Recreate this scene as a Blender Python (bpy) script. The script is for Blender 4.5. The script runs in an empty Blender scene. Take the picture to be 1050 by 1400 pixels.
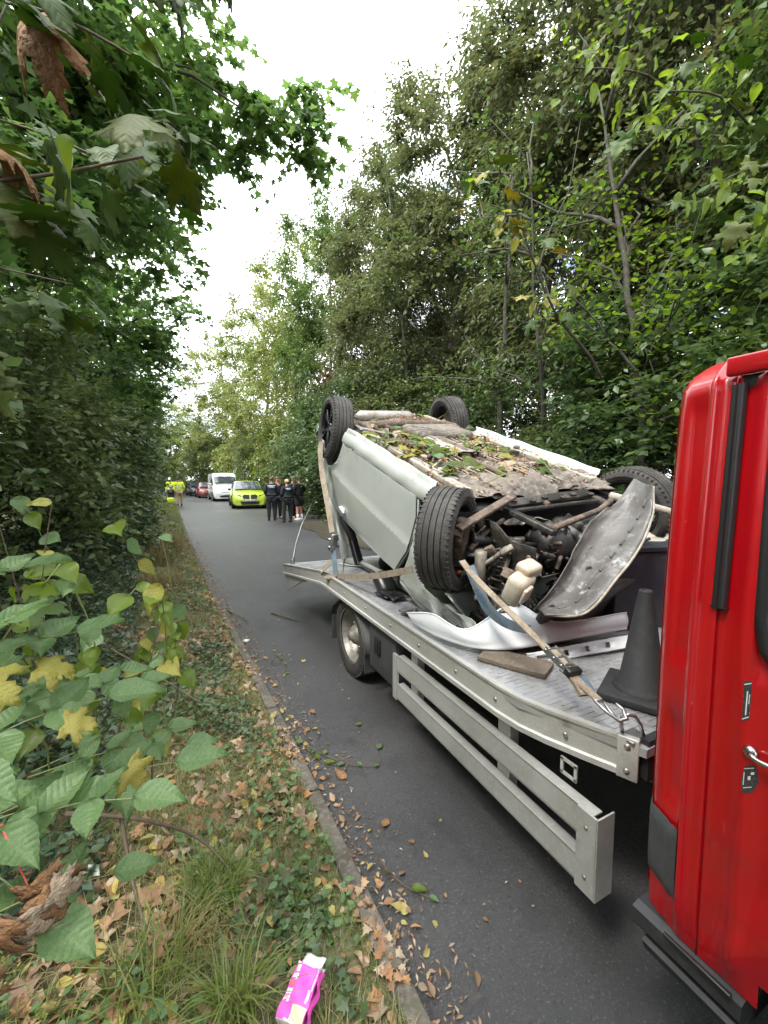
import bpy, bmesh, math, random
import numpy as np
from mathutils import Vector, Matrix, Euler, geometry

# ------------------------------------------------------------------ camera, world, sun, exposure
S = bpy.context.scene
COL = S.collection
R = math.radians
cam_d = bpy.data.cameras.new('camera')
cam_d.sensor_width = 36; cam_d.lens = 14.4; cam_d.clip_start = 0.02; cam_d.clip_end = 2000
cam = bpy.data.objects.new('camera', cam_d); COL.objects.link(cam)
cam.location = (0, 0, 1.7); cam.rotation_euler = (R(90 - 4.5), 0, R(-26.15))
S.camera = cam
SUN_EL, SUN_AZ = 58, 250          # azimuth measured clockwise from +Y
W = bpy.data.worlds.new('World'); S.world = W; W.use_nodes = True
wn = W.node_tree.nodes; wl = W.node_tree.links; wn.clear()
wo = wn.new('ShaderNodeOutputWorld'); wb = wn.new('ShaderNodeBackground'); wb.inputs['Strength'].default_value = 0.15
sk = wn.new('ShaderNodeTexSky'); sk.sky_type = 'NISHITA'; sk.sun_disc = False
sk.sun_elevation = R(SUN_EL); sk.sun_rotation = R(SUN_AZ); sk.air_density = 1.0; sk.dust_density = 1.5
tc = wn.new('ShaderNodeTexCoord'); mp = wn.new('ShaderNodeMapping'); mp.inputs['Scale'].default_value = (1, 1, 2.2)
cn = wn.new('ShaderNodeTexNoise'); cn.inputs['Scale'].default_value = 2.6; cn.inputs['Detail'].default_value = 7; cn.inputs['Roughness'].default_value = .62
cr = wn.new('ShaderNodeMapRange'); cr.inputs[1].default_value = .34; cr.inputs[2].default_value = .47
cm = wn.new('ShaderNodeMixRGB'); cm.inputs[2].default_value = (12.5, 12.9, 13.4, 1)
wl.new(tc.outputs['Generated'], mp.inputs[0]); wl.new(mp.outputs[0], cn.inputs['Vector'])
wl.new(cn.outputs['Fac'], cr.inputs[0]); wl.new(cr.outputs[0], cm.inputs[0])
wl.new(sk.outputs[0], cm.inputs[1]); wl.new(cm.outputs[0], wb.inputs[0]); wl.new(wb.outputs[0], wo.inputs[0])
sd = bpy.data.lights.new('sun', 'SUN'); sd.energy = 2.2; sd.angle = R(14); sd.color = (1, .95, .88)
sun = bpy.data.objects.new('sun', sd); COL.objects.link(sun)
_a, _e = R(SUN_AZ), R(SUN_EL)
sdir = Vector((math.sin(_a) * math.cos(_e), math.cos(_a) * math.cos(_e), math.sin(_e)))
sun.rotation_euler = sdir.to_track_quat('Z', 'Y').to_euler(); sun.location = (0, 0, 30)
S.view_settings.view_transform = 'Standard'; S.view_settings.look = 'None'
S.view_settings.exposure = 1.3; S.view_settings.gamma = 1.0; S.view_settings.use_curve_mapping = False
S.render.engine = 'CYCLES'
cy = S.cycles
cy.max_bounces = 6; cy.diffuse_bounces = 3; cy.glossy_bounces = 3; cy.transmission_bounces = 4; cy.transparent_max_bounces = 6
cy.caustics_reflective = False; cy.caustics_refractive = False; cy.use_denoising = True

random.seed(7)

# ------------------------------------------------------------------ helpers
def tag(o, label=None, cat=None, group=None, kind=None):
    if label: o['label'] = label
    if cat: o['category'] = cat
    if group: o['group'] = group
    if kind: o['kind'] = kind
    return o

def empty(name, loc=(0, 0, 0), label=None, cat=None, group=None, rot=(0, 0, 0)):
    o = bpy.data.objects.new(name, None); COL.objects.link(o); o.location = loc; o.rotation_euler = rot
    o.empty_display_size = .1
    return tag(o, label, cat, group)

def link(name, me, parent=None, loc=(0, 0, 0), rot=(0, 0, 0), scale=(1, 1, 1)):
    o = bpy.data.objects.new(name, me); COL.objects.link(o); o.parent = parent
    o.location = loc; o.rotation_euler = rot; o.scale = scale
    return o

def copy_tree(o, parent=None):
    kids = list(o.children)
    c = o.copy(); COL.objects.link(c); c.parent = parent
    for k in kids: copy_tree(k, c)
    return c

class MB:
    """collects shapes into one mesh"""
    def __init__(s): s.v = []; s.f = []; s.sm = []; s.mi = []
    def add(s, vs, fs, smooth=False, mat=0):
        b = len(s.v); s.v += [tuple(p) for p in vs]
        for f in fs: s.f.append(tuple(i + b for i in f)); s.sm.append(smooth); s.mi.append(mat)
        return s
    def box(s, c, d, rot=None, taper=1.0, bev=0.0, mat=0):
        hx, hy, hz = d[0] / 2, d[1] / 2, d[2] / 2
        if bev > 0:
            bm = bmesh.new(); bmesh.ops.create_cube(bm, size=1)
            for v in bm.verts: v.co = Vector((v.co.x * d[0], v.co.y * d[1], v.co.z * d[2]))
            bmesh.ops.bevel(bm, geom=bm.edges[:], offset=bev, segments=2, affect='EDGES', profile=.5)
            vs = [v.co.copy() for v in bm.verts]; fs = [[v.index for v in f.verts] for f in bm.faces]; bm.free()
        else:
            vs = [Vector((x * hx * (taper if z > 0 else 1), y * hy * (taper if z > 0 else 1), z * hz)) for z in (-1, 1) for y in (-1, 1) for x in (-1, 1)]
            fs = [(0, 2, 3, 1), (4, 5, 7, 6), (0, 1, 5, 4), (2, 6, 7, 3), (0, 4, 6, 2), (1, 3, 7, 5)]
        m = rot if isinstance(rot, Matrix) else (Euler(rot).to_matrix() if rot else Matrix.Identity(3))
        return s.add([m @ v + Vector(c) for v in vs], fs, bev > 0, mat)
    def bar(s, a, b, w, h, up=(0, 0, 1), mat=0, bev=0):
        a = Vector(a); b = Vector(b); d = b - a; L = d.length; d.normalize(); u = Vector(up)
        x = d.cross(u)
        if x.length < 1e-4: x = d.cross(Vector((1, 0, 0)))
        x.normalize(); z = x.cross(d)
        m = Matrix((x, d, z)).transposed()
        return s.box((a + b) / 2, (w, L, h), m, mat=mat, bev=bev)
    def tube(s, pts, rad, n=8, caps=True, smooth=True, mat=0):
        pts = [Vector(p) for p in pts]; k = len(pts)
        if not hasattr(rad, '__len__'): rad = [rad] * k
        ref = None; vs = []
        for i, p in enumerate(pts):
            t = (pts[min(i + 1, k - 1)] - pts[max(i - 1, 0)])
            if t.length < 1e-9: t = Vector((0, 0, 1))
            t.normalize()
            if ref is None:
                ref = t.cross(Vector((0, 0, 1)))
                if ref.length < .1: ref = t.cross(Vector((1, 0, 0)))
            ref = (ref - t * ref.dot(t)).normalized(); b = t.cross(ref)
            for j in range(n):
                a = 2 * math.pi * j / n
                vs.append(p + (ref * math.cos(a) + b * math.sin(a)) * rad[i])
        fs = [(i * n + j, i * n + (j + 1) % n, (i + 1) * n + (j + 1) % n, (i + 1) * n + j) for i in range(k - 1) for j in range(n)]
        if caps: fs += [tuple(range(n - 1, -1, -1)), tuple((k - 1) * n + j for j in range(n))]
        return s.add(vs, fs, smooth, mat)
    def lathe(s, prof, n=24, m=None, loc=(0, 0, 0), closed=False, mat=0, smooth=True):
        """prof: (radius, axial) ; axis = local z, m rotates it"""
        m = m or Matrix.Identity(3); k = len(prof); vs = []
        for r, z in prof:
            for j in range(n):
                a = 2 * math.pi * j / n
                vs.append(m @ Vector((r * math.cos(a), r * math.sin(a), z)) + Vector(loc))
        rng = range(k if closed else k - 1)
        fs = [(i * n + j, i * n + (j + 1) % n, ((i + 1) % k) * n + (j + 1) % n, ((i + 1) % k) * n + j) for i in rng for j in range(n)]
        return s.add(vs, fs, smooth, mat)
    def prism(s, poly, fn0, fn1, mat=0):
        """poly 2D list; fn0/fn1 map (u,v)->3D for the two faces"""
        n = len(poly); vs = [fn0(u, v) for u, v in poly] + [fn1(u, v) for u, v in poly]
        fs = [tuple(range(n)), tuple(range(2 * n - 1, n - 1, -1))] + [(i, i + n, (i + 1) % n + n, (i + 1) % n) for i in range(n)]
        return s.add(vs, fs, False, mat)
    def grid(s, fn, nu, nv, thick=0.0, smooth=True, mat=0):
        """sheet from fn(u,v), u,v in 0..1 ; thick adds a back face along the normal"""
        P = [[Vector(fn(i / nu, j / nv)) for j in range(nv + 1)] for i in range(nu + 1)]
        w = nv + 1
        fs = [(i * w + j, (i + 1) * w + j, (i + 1) * w + j + 1, i * w + j + 1) for i in range(nu) for j in range(nv)]
        vs = [p for r in P for p in r]
        if thick:
            N = []
            for i in range(nu + 1):
                for j in range(nv + 1):
                    du = P[min(i + 1, nu)][j] - P[max(i - 1, 0)][j]; dv = P[i][min(j + 1, nv)] - P[i][max(j - 1, 0)]
                    N.append(du.cross(dv).normalized())
            o = len(vs); vs = vs + [p - n * thick for p, n in zip(vs, N)]
            fs = fs + [tuple(o + q for q in reversed(f)) for f in fs]
            ring = [i * w for i in range(nu + 1)] + [nu * w + j for j in range(1, nv + 1)] + [i * w + nv for i in range(nu - 1, -1, -1)] + [j for j in range(nv - 1, 0, -1)]
            fs += [(ring[(q + 1) % len(ring)], ring[q], o + ring[q], o + ring[(q + 1) % len(ring)]) for q in range(len(ring))]
        return s.add(vs, fs, smooth, mat)
    def mesh(s, name, mats):
        me = bpy.data.meshes.new(name); me.from_pydata([tuple(v) for v in s.v], [], s.f)
        for m in (mats if isinstance(mats, (list, tuple)) else [mats]): me.materials.append(m)
        me.polygons.foreach_set('use_smooth', s.sm); me.polygons.foreach_set('material_index', s.mi)
        me.update(); return me
    def build(s, name, mats, parent=None, loc=(0, 0, 0), rot=(0, 0, 0)):
        return link(name, s.mesh(name, mats), parent, loc, rot)

def panel_mesh(mb, outline, fn, step=.05, thick=.004, mat=0, holes=()):
    """outline 2D polygon filled with a dense triangle grid, mapped to 3D by fn(u,v); gets thickness"""
    pts = []; edges = []
    def ring(poly):
        b = len(pts); m = 0
        for i in range(len(poly)):
            a = Vector(poly[i]); c = Vector(poly[(i + 1) % len(poly)]); k = max(1, int((c - a).length / step))
            for q in range(k): pts.append(a + (c - a) * q / k); m += 1
        for i in range(m): edges.append((b + i, b + (i + 1) % m))
    def inside(p, poly):
        r = False; n = len(poly)
        for i in range(n):
            a = poly[i]; c = poly[i - 1]
            if (a[1] > p[1]) != (c[1] > p[1]) and p[0] < (c[0] - a[0]) * (p[1] - a[1]) / (c[1] - a[1]) + a[0]: r = not r
        return r
    ring(outline)
    for h in holes: ring(h)
    nb = len(pts)
    xs = [p[0] for p in outline]; ys = [p[1] for p in outline]
    x = min(xs) + step / 2; row = 0
    bound = pts[:nb]
    while x < max(xs):
        y = min(ys) + (step / 2 if row % 2 else step)
        while y < max(ys):
            if inside((x, y), outline) and not any(inside((x, y), h) for h in holes):
                p = Vector((x, y))
                if min((p - q).length_squared for q in bound) > (step * .45) ** 2: pts.append(p)
            y += step
        x += step; row += 1
    v2, e2, f2, _, _, _ = geometry.delaunay_2d_cdt([Vector((p[0], p[1])) for p in pts], edges, [], 0, 1e-6)
    f2 = [f for f in f2 if (lambda c: inside(c, outline) and not any(inside(c, h) for h in holes))((sum(v2[i][0] for i in f) / 3, sum(v2[i][1] for i in f) / 3))]
    P = [Vector(fn(p[0], p[1])) for p in v2]
    N = [Vector() for _ in P]
    for f in f2:
        n = (P[f[1]] - P[f[0]]).cross(P[f[2]] - P[f[0]])
        for i in f: N[i] += n
    for n in N:
        if n.length: n.normalize()
    o = len(P); V = P + [p - n * thick for p, n in zip(P, N)]
    F = [tuple(f) for f in f2] + [tuple(i + o for i in reversed(f)) for f in f2]
    cnt = {}
    for f in f2:
        for a, b in ((f[0], f[1]), (f[1], f[2]), (f[2], f[0])): cnt[(a, b)] = 1
    for a, b in list(cnt):
        if (b, a) not in cnt: F.append((b, a, a + o, b + o))
    mb.add(V, F, True, mat)

# ------------------------------------------------------------------ materials
def mat(name, col, rough=.6, metal=0, noise=None, bump=None, coat=0, spec=.5, trans=None, coords='Object', var=None, aniso=None):
    """noise=(scale, colour2, lo, hi)  bump=(scale, strength)  var=list of colours picked per loose piece"""
    m = bpy.data.materials.new(name); m.use_nodes = True; n = m.node_tree.nodes; l = m.node_tree.links
    b = n['Principled BSDF']; b.inputs['Base Color'].default_value = (*col, 1); b.inputs['Roughness'].default_value = rough
    b.inputs['Metallic'].default_value = metal; b.inputs['Coat Weight'].default_value = coat; b.inputs['Coat Roughness'].default_value = .08
    b.inputs['Specular IOR Level'].default_value = spec
    t = n.new('ShaderNodeTexCoord'); src = None
    if var:
        g = n.new('ShaderNodeNewGeometry'); r = n.new('ShaderNodeValToRGB'); r.color_ramp.interpolation = 'LINEAR'
        e = r.color_ramp.elements
        e[0].color = (*var[0], 1); e[-1].color = (*var[-1], 1)
        for i, c in enumerate(var[1:-1]): q = e.new((i + 1) / (len(var) - 1)); q.color = (*c, 1)
        l.new(g.outputs['Random Per Island'], r.inputs[0]); src = r.outputs[0]
    if noise:
        layers = noise if isinstance(noise, list) else [noise]
        for sc, c2, lo, hi in layers:
            x = n.new('ShaderNodeTexNoise'); x.inputs['Scale'].default_value = sc; x.inputs['Detail'].default_value = 6; x.inputs['Roughness'].default_value = .65
            l.new(t.outputs[coords], x.inputs['Vector'])
            mr = n.new('ShaderNodeMapRange'); mr.inputs[1].default_value = lo; mr.inputs[2].default_value = hi
            l.new(x.outputs['Fac'], mr.inputs[0])
            mx = n.new('ShaderNodeMixRGB'); mx.inputs[2].default_value = (*c2, 1)
            if src: l.new(src, mx.inputs[1])
            else: mx.inputs[1].default_value = (*col, 1)
            l.new(mr.outputs[0], mx.inputs[0]); src = mx.outputs[0]
    if src: l.new(src, b.inputs['Base Color'])
    if bump:
        bl = bump if isinstance(bump, list) else [bump]; prev = None
        for sc, st in bl:
            x = n.new('ShaderNodeTexNoise'); x.inputs['Scale'].default_value = sc; x.inputs['Detail'].default_value = 5
            l.new(t.outputs[coords], x.inputs['Vector'])
            bp = n.new('ShaderNodeBump'); bp.inputs['Strength'].default_value = st; bp.inputs['Distance'].default_value = .01
            l.new(x.outputs['Fac'], bp.inputs['Height'])
            if prev: l.new(prev, bp.inputs['Normal'])
            prev = bp.outputs[0]
        l.new(prev, b.inputs['Normal'])
    if trans:
        tr = n.new('ShaderNodeBsdfTranslucent'); ms = n.new('ShaderNodeMixShader'); ms.inputs[0].default_value = trans
        if src:
            hs = n.new('ShaderNodeHueSaturation'); hs.inputs['Value'].default_value = 1.7; hs.inputs['Saturation'].default_value = 1.1; hs.inputs['Hue'].default_value = .49
            l.new(src, hs.inputs['Color']); l.new(hs.outputs[0], tr.inputs[0])
        else: tr.inputs[0].default_value = (*[min(1, c * 1.7) for c in col], 1)
        o = n['Material Output']; l.new(b.outputs[0], ms.inputs[1]); l.new(tr.outputs[0], ms.inputs[2]); l.new(ms.outputs[0], o.inputs['Surface'])
    return m

def leafmat(name, cols, dark=None, trans=.35, rough=.42, big=.35):
    return mat(name, cols[0], rough, var=cols, noise=[(big, dark or tuple(c * .65 for c in cols[0]), .45, .75)] , trans=trans, spec=.45)

M = {}
M['bark'] = mat('bark', (.075, .062, .045), .9, noise=[(9, (.03, .026, .02), .4, .65), (2.5, (.05, .07, .03), .5, .7)], bump=[(30, .6), (8, .5)])
M['green'] = leafmat('leaf_mid_green', [(.06, .105, .028), (.09, .145, .035), (.05, .095, .028), (.12, .16, .04)], big=.9)
M['dull'] = leafmat('leaf_dull_green', [(.085, .115, .05), (.115, .14, .055), (.065, .095, .04), (.15, .14, .05), (.10, .125, .06)], big=.9)
M['maple'] = leafmat('leaf_maple_green', [(.075, .14, .045), (.09, .165, .045), (.12, .19, .05), (.06, .12, .045)], trans=.55, rough=.5, big=.9)
M['ivy'] = leafmat('leaf_ivy_dark', [(.05, .085, .035), (.07, .12, .042), (.10, .15, .05), (.04, .075, .034)], trans=.3, rough=.36, big=1.2)
M['autumn'] = leafmat('leaf_autumn_mix', [(.14, .20, .05), (.19, .22, .055), (.11, .17, .05), (.27, .24, .07), (.12, .19, .05), (.20, .15, .06)], dark=(.09, .15, .05))
M['lime_leaf'] = leafmat('leaf_bright_green', [(.08, .16, .02), (.11, .19, .025), (.14, .2, .03), (.07, .13, .02)], trans=.5)
M['hedge'] = leafmat('leaf_hedge', [(.085, .12, .045), (.11, .15, .055), (.14, .18, .06), (.085, .11, .05)], trans=.4, big=1.2)
M['red_leaf'] = leafmat('leaf_dull_red', [(.10, .04, .03), (.14, .06, .04), (.08, .05, .03)])

# leaf shapes: outline in the leaf plane (x across, y along), z lift ; triangles
T_RHOMB = (np.array([(0, 0, 0), (.30, .42, .07), (0, 1, 0), (-.30, .42, .07)]), [(0, 1, 2), (0, 2, 3)])
T_NARROW = (np.array([(0, 0, 0), (.18, .4, .03), (0, 1, -.12), (-.18, .4, .03)]), [(0, 1, 2), (0, 2, 3)])
T_OVAL = (np.array([(0, 0, 0), (.20, .15, .03), (.31, .42, .05), (.2, .75, .02), (0, 1, -.05), (-.2, .75, .02), (-.31, .42, .05), (-.20, .15, .03), (0, .45, -.02)]),
          [(8, i, (i + 1) % 8) for i in range(8)])
_ml = [(0, 0), (.16, -.02), (.42, -.06), (.34, .12), (.62, .34), (.36, .40), (.40, .62), (.2, .62), (0, 1), (-.2, .62), (-.40, .62), (-.36, .40), (-.62, .34), (-.34, .12), (-.42, -.06), (-.16, -.02)]
T_MAPLE = (np.array([(x, y, -.10 * abs(x) - .06 * y) for x, y in _ml] + [(0, .25, .05)]), [(16, i, (i + 1) % 16) for i in range(16)])
_m5 = [(0, 0), (.40, -.02), (.28, .20), (.55, .45), (.22, .48), (0, 1), (-.22, .48), (-.55, .45), (-.28, .20), (-.40, -.02)]
T_MAPLE5 = (np.array([(x, y, -.12 * abs(x)) for x, y in _m5]), [(0, 1, 2), (0, 2, 4), (2, 3, 4), (0, 4, 5), (0, 5, 6), (0, 6, 8), (6, 7, 8), (0, 8, 9)])

def leaves_mesh(name, P, D, Nn, size, tmpl, material):
    """P positions, D direction of the leaf axis, Nn approx normals (all (n,3)), size (n,)"""
    V, F = tmpl; n = len(P); k = len(V)
    D = D / np.linalg.norm(D, axis=1)[:, None]
    X = np.cross(D, Nn); X /= (np.linalg.norm(X, axis=1)[:, None] + 1e-9); Z = np.cross(X, D)
    out = P[:, None, :] + size[:, None, None] * (V[None, :, 0:1] * X[:, None, :] + V[None, :, 1:2] * D[:, None, :] + V[None, :, 2:3] * Z[:, None, :])
    F = np.array(F); m = F.shape[1]
    faces = (np.arange(n)[:, None, None] * k + F[None]).reshape(-1)
    me = bpy.data.meshes.new(name); me.vertices.add(n * k); me.vertices.foreach_set('co', out.reshape(-1).astype(np.float32))
    nf = n * len(F); me.loops.add(nf * m); me.loops.foreach_set('vertex_index', faces.astype(np.int32))
    me.polygons.add(nf); me.polygons.foreach_set('loop_start', (np.arange(nf) * m).astype(np.int32))
    me.materials.append(material); me.update(calc_edges=True)
    return me

def rand_leaves(rng, P, droop=.3, up=.8, dirb=None):
    n = len(P)
    D = rng.normal(size=(n, 3)); D[:, 2] = D[:, 2] * .6 - droop
    if dirb is not None: D += dirb
    Nn = rng.normal(size=(n, 3)) * .6; Nn[:, 2] += up
    return D, Nn

def make_tree(name, seed, trunk, ells, cr, per, lsize, tmpl, lmat, tr=.18, twigs=3, limbs=14, droop=.3, flat=.6, shell=.45):
    """trunk: list of points; ells: list of (centre, radii, clusters). returns (trunk mesh, crown mesh)"""
    rng = np.random.default_rng(seed); mb = MB()
    tp = [Vector(p) for p in trunk]; k = len(tp)
    mb.tube(tp, [tr * (1 - .75 * i / (k - 1)) for i in range(k)], 9)
    C = []
    for c, r, n in ells:
        d = rng.normal(size=(n, 3)); d /= np.linalg.norm(d, axis=1)[:, None]
        rad = shell + (1 - shell) * rng.random(n) ** .6
        C.append(np.array(c) + d * rad[:, None] * np.array(r))
    C = np.concatenate(C)
    nc = len(C); step = max(1, nc // limbs)
    for i in range(0, nc, step):
        c = Vector(C[i]); cand = [p for p in tp[1:] if p.z < c.z + .3] or [tp[1]]
        a = min(cand, key=lambda p: (p - c).length + abs(p.z - c.z) * .2)
        mid = (a + c) / 2 + Vector((rng.normal() * .2, rng.normal() * .2, .25 + (c - a).length * .06))
        m2 = (mid + c) / 2 + Vector((rng.normal() * .12, rng.normal() * .12, .1))
        r0 = tr * .32 * min(1.2, .5 + (c - a).length / 6)
        mb.tube([a, (a + mid) / 2 + Vector((0, 0, .08)), mid, m2, c], [r0, r0 * .8, r0 * .6, r0 * .35, r0 * .12], 5, False)
        for q in range(1, step):
            if i + q < nc and q <= twigs:
                c2 = Vector(C[i + q])
                if (c2 - m2).length < 1.5:
                    mb.tube([mid, (mid + c2) / 2 + Vector((0, 0, .12)), c2], [r0 * .4, r0 * .25, r0 * .08], 4, False)
    # leaves sit along fine sprays that leave each cluster point
    Ps = []; Ds = []; Ns = []; cc = C.mean(axis=0)
    for c in C:
        nt = max(4, int(per / 14 * (.6 + .8 * rng.random()))); out = (c - cc) * np.array([1, 1, .3]); out /= (np.linalg.norm(out) + 1e-6)
        d = rng.normal(size=(nt, 3)) * np.array([1, 1, flat]) + out * .7; d /= np.linalg.norm(d, axis=1)[:, None]
        ln = cr * (1.1 + 1.5 * rng.random(nt)); k = 14
        t = (np.arange(k)[None, :] + rng.random((nt, k)) * .8) / k
        p = c + d[:, None, :] * (ln[:, None] * t)[..., None]
        p[..., 2] -= droop * .55 * (ln[:, None] * t ** 2)
        p += rng.normal(size=p.shape) * lsize * .28
        dd = np.repeat(d[:, None, :], k, 1).copy(); dd[..., 2] -= droop * t * 1.1
        side = np.cross(dd, np.array([0, 0, 1.0])); side /= (np.linalg.norm(side, axis=2)[..., None] + 1e-6)
        sg = np.where(np.arange(k) % 2, 1.0, -1.0)[None, :, None]
        ld = dd * .8 + side * sg * .8 + rng.normal(size=p.shape) * .35; ld[..., 2] -= droop * .35
        nn = rng.normal(size=p.shape) * .38; nn[..., 2] += 1
        Ps.append(p.reshape(-1, 3)); Ds.append(ld.reshape(-1, 3)); Ns.append(nn.reshape(-1, 3))
    P = np.concatenate(Ps); D = np.concatenate(Ds); Nn = np.concatenate(Ns)
    cm_ = leaves_mesh(name + '_crown', P, D, Nn, lsize * (.6 + .7 * rng.random(len(P))), tmpl, lmat)
    return mb.mesh(name + '_trunk', M['bark']), cm_

def place_tree(meshes, label, loc, rz=0, sc=(1, 1, 1), cat='tree', group=None, name='tree', crown_name='crown'):
    t = empty(name, loc, label, cat, group, (0, 0, R(rz))); t.scale = sc
    link('trunk', meshes[0], t); link(crown_name, meshes[1], t)
    return t
# ------------------------------------------------------------------ ground, road, verges
def lerp(x, xs, ys): return float(np.interp(x, xs, ys))
def xl(y): return lerp(y, [-6, 0, 2.4, 4.3, 6, 12.5, 30, 45, 60, 80, 110], [.66, .655, .60, .50, .41, .14, -.34, -1.3, -4.2, -11, -28])
def xr(y): return lerp(y, [-6, 8, 14, 19, 25, 34, 45, 60, 80, 110], [5.9, 5.9, 5.6, 5.9, 5.4, 4.6, 3.6, .8, -6, -22])
M['asphalt'] = mat('asphalt', (.054, .054, .057), .38, noise=[(.5, (.082, .081, .081), .42, .65), (2.3, (.048, .048, .050), .56, .68), (95, (.20, .20, .195), .57, .68), (45, (.028, .028, .03), .56, .68), (14, (.10, .094, .085), .60, .74), (3, (.038, .038, .04), .55, .7), (260, (.02, .02, .02), .55, .7)], bump=[(330, .8), (75, .5), (12, .25)], spec=.65)
M['soil'] = mat('soil', (.06, .045, .03), .95, noise=[(6, (.03, .035, .015), .4, .6), (25, (.10, .075, .05), .5, .7)], bump=[(20, 1), (60, 1)])
M['far_ground'] = mat('far_ground', (.05, .06, .025), .95, noise=[(.3, (.08, .07, .04), .4, .6)])
M['kerb'] = mat('kerb_concrete', (.125, .11, .09), .9, noise=[(7, (.07, .06, .045), .42, .62), (40, (.19, .175, .15), .5, .75), (3, (.06, .075, .03), .58, .7)], bump=[(60, .7), (12, .5)])
mb = MB(); mb.grid(lambda u, v: (-260 + 520 * u, -120 + 640 * v, -.06), 6, 6, smooth=False)
tag(mb.build('ground', M['far_ground']), kind='structure')
ys = [-6 + i * .5 for i in range(60)] + [24 + i * 2 for i in range(44)]
mb = MB()
def roadz(x, y):
    c = (xl(y) + xr(y)) / 2; w = (xr(y) - xl(y)) / 2; return .0 + .05 * max(0, 1 - ((x - c) / w) ** 2) * min(1, max(0, (y - 6) / 8)) - .0
def road_fn(u, v):
    y = ys[round(v * (len(ys) - 1))]; x = xl(y) - .02 + (xr(y) - xl(y) + .1) * u; return (x, y, roadz(x, y))
mb.grid(road_fn, 10, len(ys) - 1)
tag(mb.build('road', M['asphalt']), kind='structure')
def hn(x, y): return .03 * math.sin(x * 5.1 + y * 2.3) + .025 * math.sin(y * 4.7 - x * 3.1) + .015 * math.sin(x * 13 + y * 11)
def verge_z(x, y):
    d = xl(y) - .07 - x
    if d < 0: return .05
    return .055 + .10 * min(d, 1.2) + max(0, d - 1.0) * .22 + hn(x, y) * min(1, d * 3)
M['turf'] = mat('turf_soil', (.12, .105, .06), .95, noise=[(5, (.075, .095, .035), .42, .6), (30, (.19, .15, .09), .5, .72)], bump=[(25, 1), (80, 1)])
mb = MB(); ys2 = [-4 + i * .15 for i in range(110)] + [12.5 + i * 1.5 for i in range(70)]
def vf(u, v):
    y = ys2[round(v * (len(ys2) - 1))]; x = xl(y) - .06 - (14 * u ** 2.2); return (x, y, verge_z(x, y))
mb.grid(vf, 40, len(ys2) - 1)
tag(mb.build('verge', M['turf']), kind='structure')
def rverge_z(x, y):
    d = x - xr(y); return -.01 + .16 * min(d, 3) + hn(x, y) * min(1, d * 2) + max(0, d - 3) * .05
mb = MB()
def rvf(u, v):
    y = ys[round(v * (len(ys) - 1))]; x = xr(y) - .05 + (26 * u ** 1.8); return (x, y, rverge_z(x, y) if u > 0 else -.02)
mb.grid(rvf, 30, len(ys) - 1)
tag(mb.build('roadside_bank', M['soil']), kind='structure')
# kerb stones laid end to end
kerb = empty('kerb', (0, 0, 0)); kerb['kind'] = 'structure'
y = -1.6; rk = random.Random(3); i = 0
while y < 30:
    L = .90; yb = y + L - .012
    a = Vector((xl(y) - .05, y, .022)); b = Vector((xl(yb) - .05, yb, .022 + rk.uniform(-.006, .006)))
    m = MB(); m.bar(a, b, .075, .10 + rk.uniform(-.008, .008), bev=.009)
    m.build('kerb_stone', M['kerb'], kerb); y += L; i += 1

# ------------------------------------------------------------------ trees
def tw(*p): return [Vector(q) for q in p]
t_big = make_tree('tall_tree', 11, tw((0, 0, -.3), (.1, 0, 2), (-.1, .2, 5), (.3, .1, 8), (.2, .3, 11)),
    [((0, 0, 10.5), (3.0, 3.0, 3.0), 85), ((-.6, 0, 7), (3.3, 3.4, 3.0), 110), ((-.8, 0, 3.8), (2.7, 3.2, 2.0), 60)], .46, 330, .125, T_RHOMB, M['dull'], .2, droop=.5, limbs=26)
t_wil = make_tree('narrow_leaf_tree', 23, tw((0, 0, -.3), (0, .2, 2.5), (.3, 0, 6), (0, -.2, 9), (-.3, 0, 12.5)),
    [((-.2, 0, 12), (2.4, 2.8, 3.0), 85), ((-.5, 0, 8), (3.2, 3.2, 3.2), 105), ((-.3, 0, 4.5), (2.4, 3.0, 1.8), 45)], .45, 320, .17, T_NARROW, M['dull'], .17, droop=.6, limbs=26)
t_grn = make_tree('green_tree', 37, tw((0, 0, -.3), (.2, 0, 2), (0, .3, 4), (-.2, .1, 6.5), (0, 0, 9)),
    [((-.3, 0, 8.5), (3.0, 3.0, 2.6), 90), ((-.7, 0, 5.2), (3.2, 3.3, 2.5), 105), ((-.8, 0, 2.6), (2.5, 3.0, 1.5), 50)], .42, 330, .12, T_RHOMB, M['green'], .16, limbs=26)
t_aut = make_tree('autumn_tree', 41, tw((0, 0, -.3), (.2, 0, 2), (0, .3, 4), (-.2, .1, 6), (0, 0, 8)),
    [((0, 0, 8), (2.7, 2.8, 2.6), 75), ((-.2, 0, 4.6), (3.0, 3.2, 2.4), 90), ((0, 0, 2.2), (2.6, 2.8, 1.5), 55)], .5, 200, .16, T_RHOMB, M['autumn'], .15)
def bush(name, seed, r, n, per, lsize, tm, m, cr=.3):
    return make_tree(name, seed, tw((0, 0, -.2), (.05, .02, .4), (0, 0, .9)), [((0, 0, r[2] * .8), r, n)], cr, per, lsize, tm, m, .04, limbs=12, shell=.5)
b_ivy = bush('ivy_bush', 5, (1.5, 1.9, 2.0), 120, 240, .10, T_RHOMB, M['ivy'], .36)
b_hed = bush('hedge_bush', 6, (1.2, 2.0, 1.9), 110, 240, .09, T_RHOMB, M['hedge'], .34)
b_brt = bush('light_bush', 8, (1.1, 1.6, 1.6), 70, 150, .10, T_RHOMB, M['lime_leaf'], .35)
b_red = bush('red_bush', 9, (.5, .8, .6), 18, 120, .10, T_RHOMB, M['red_leaf'], .3)

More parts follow.
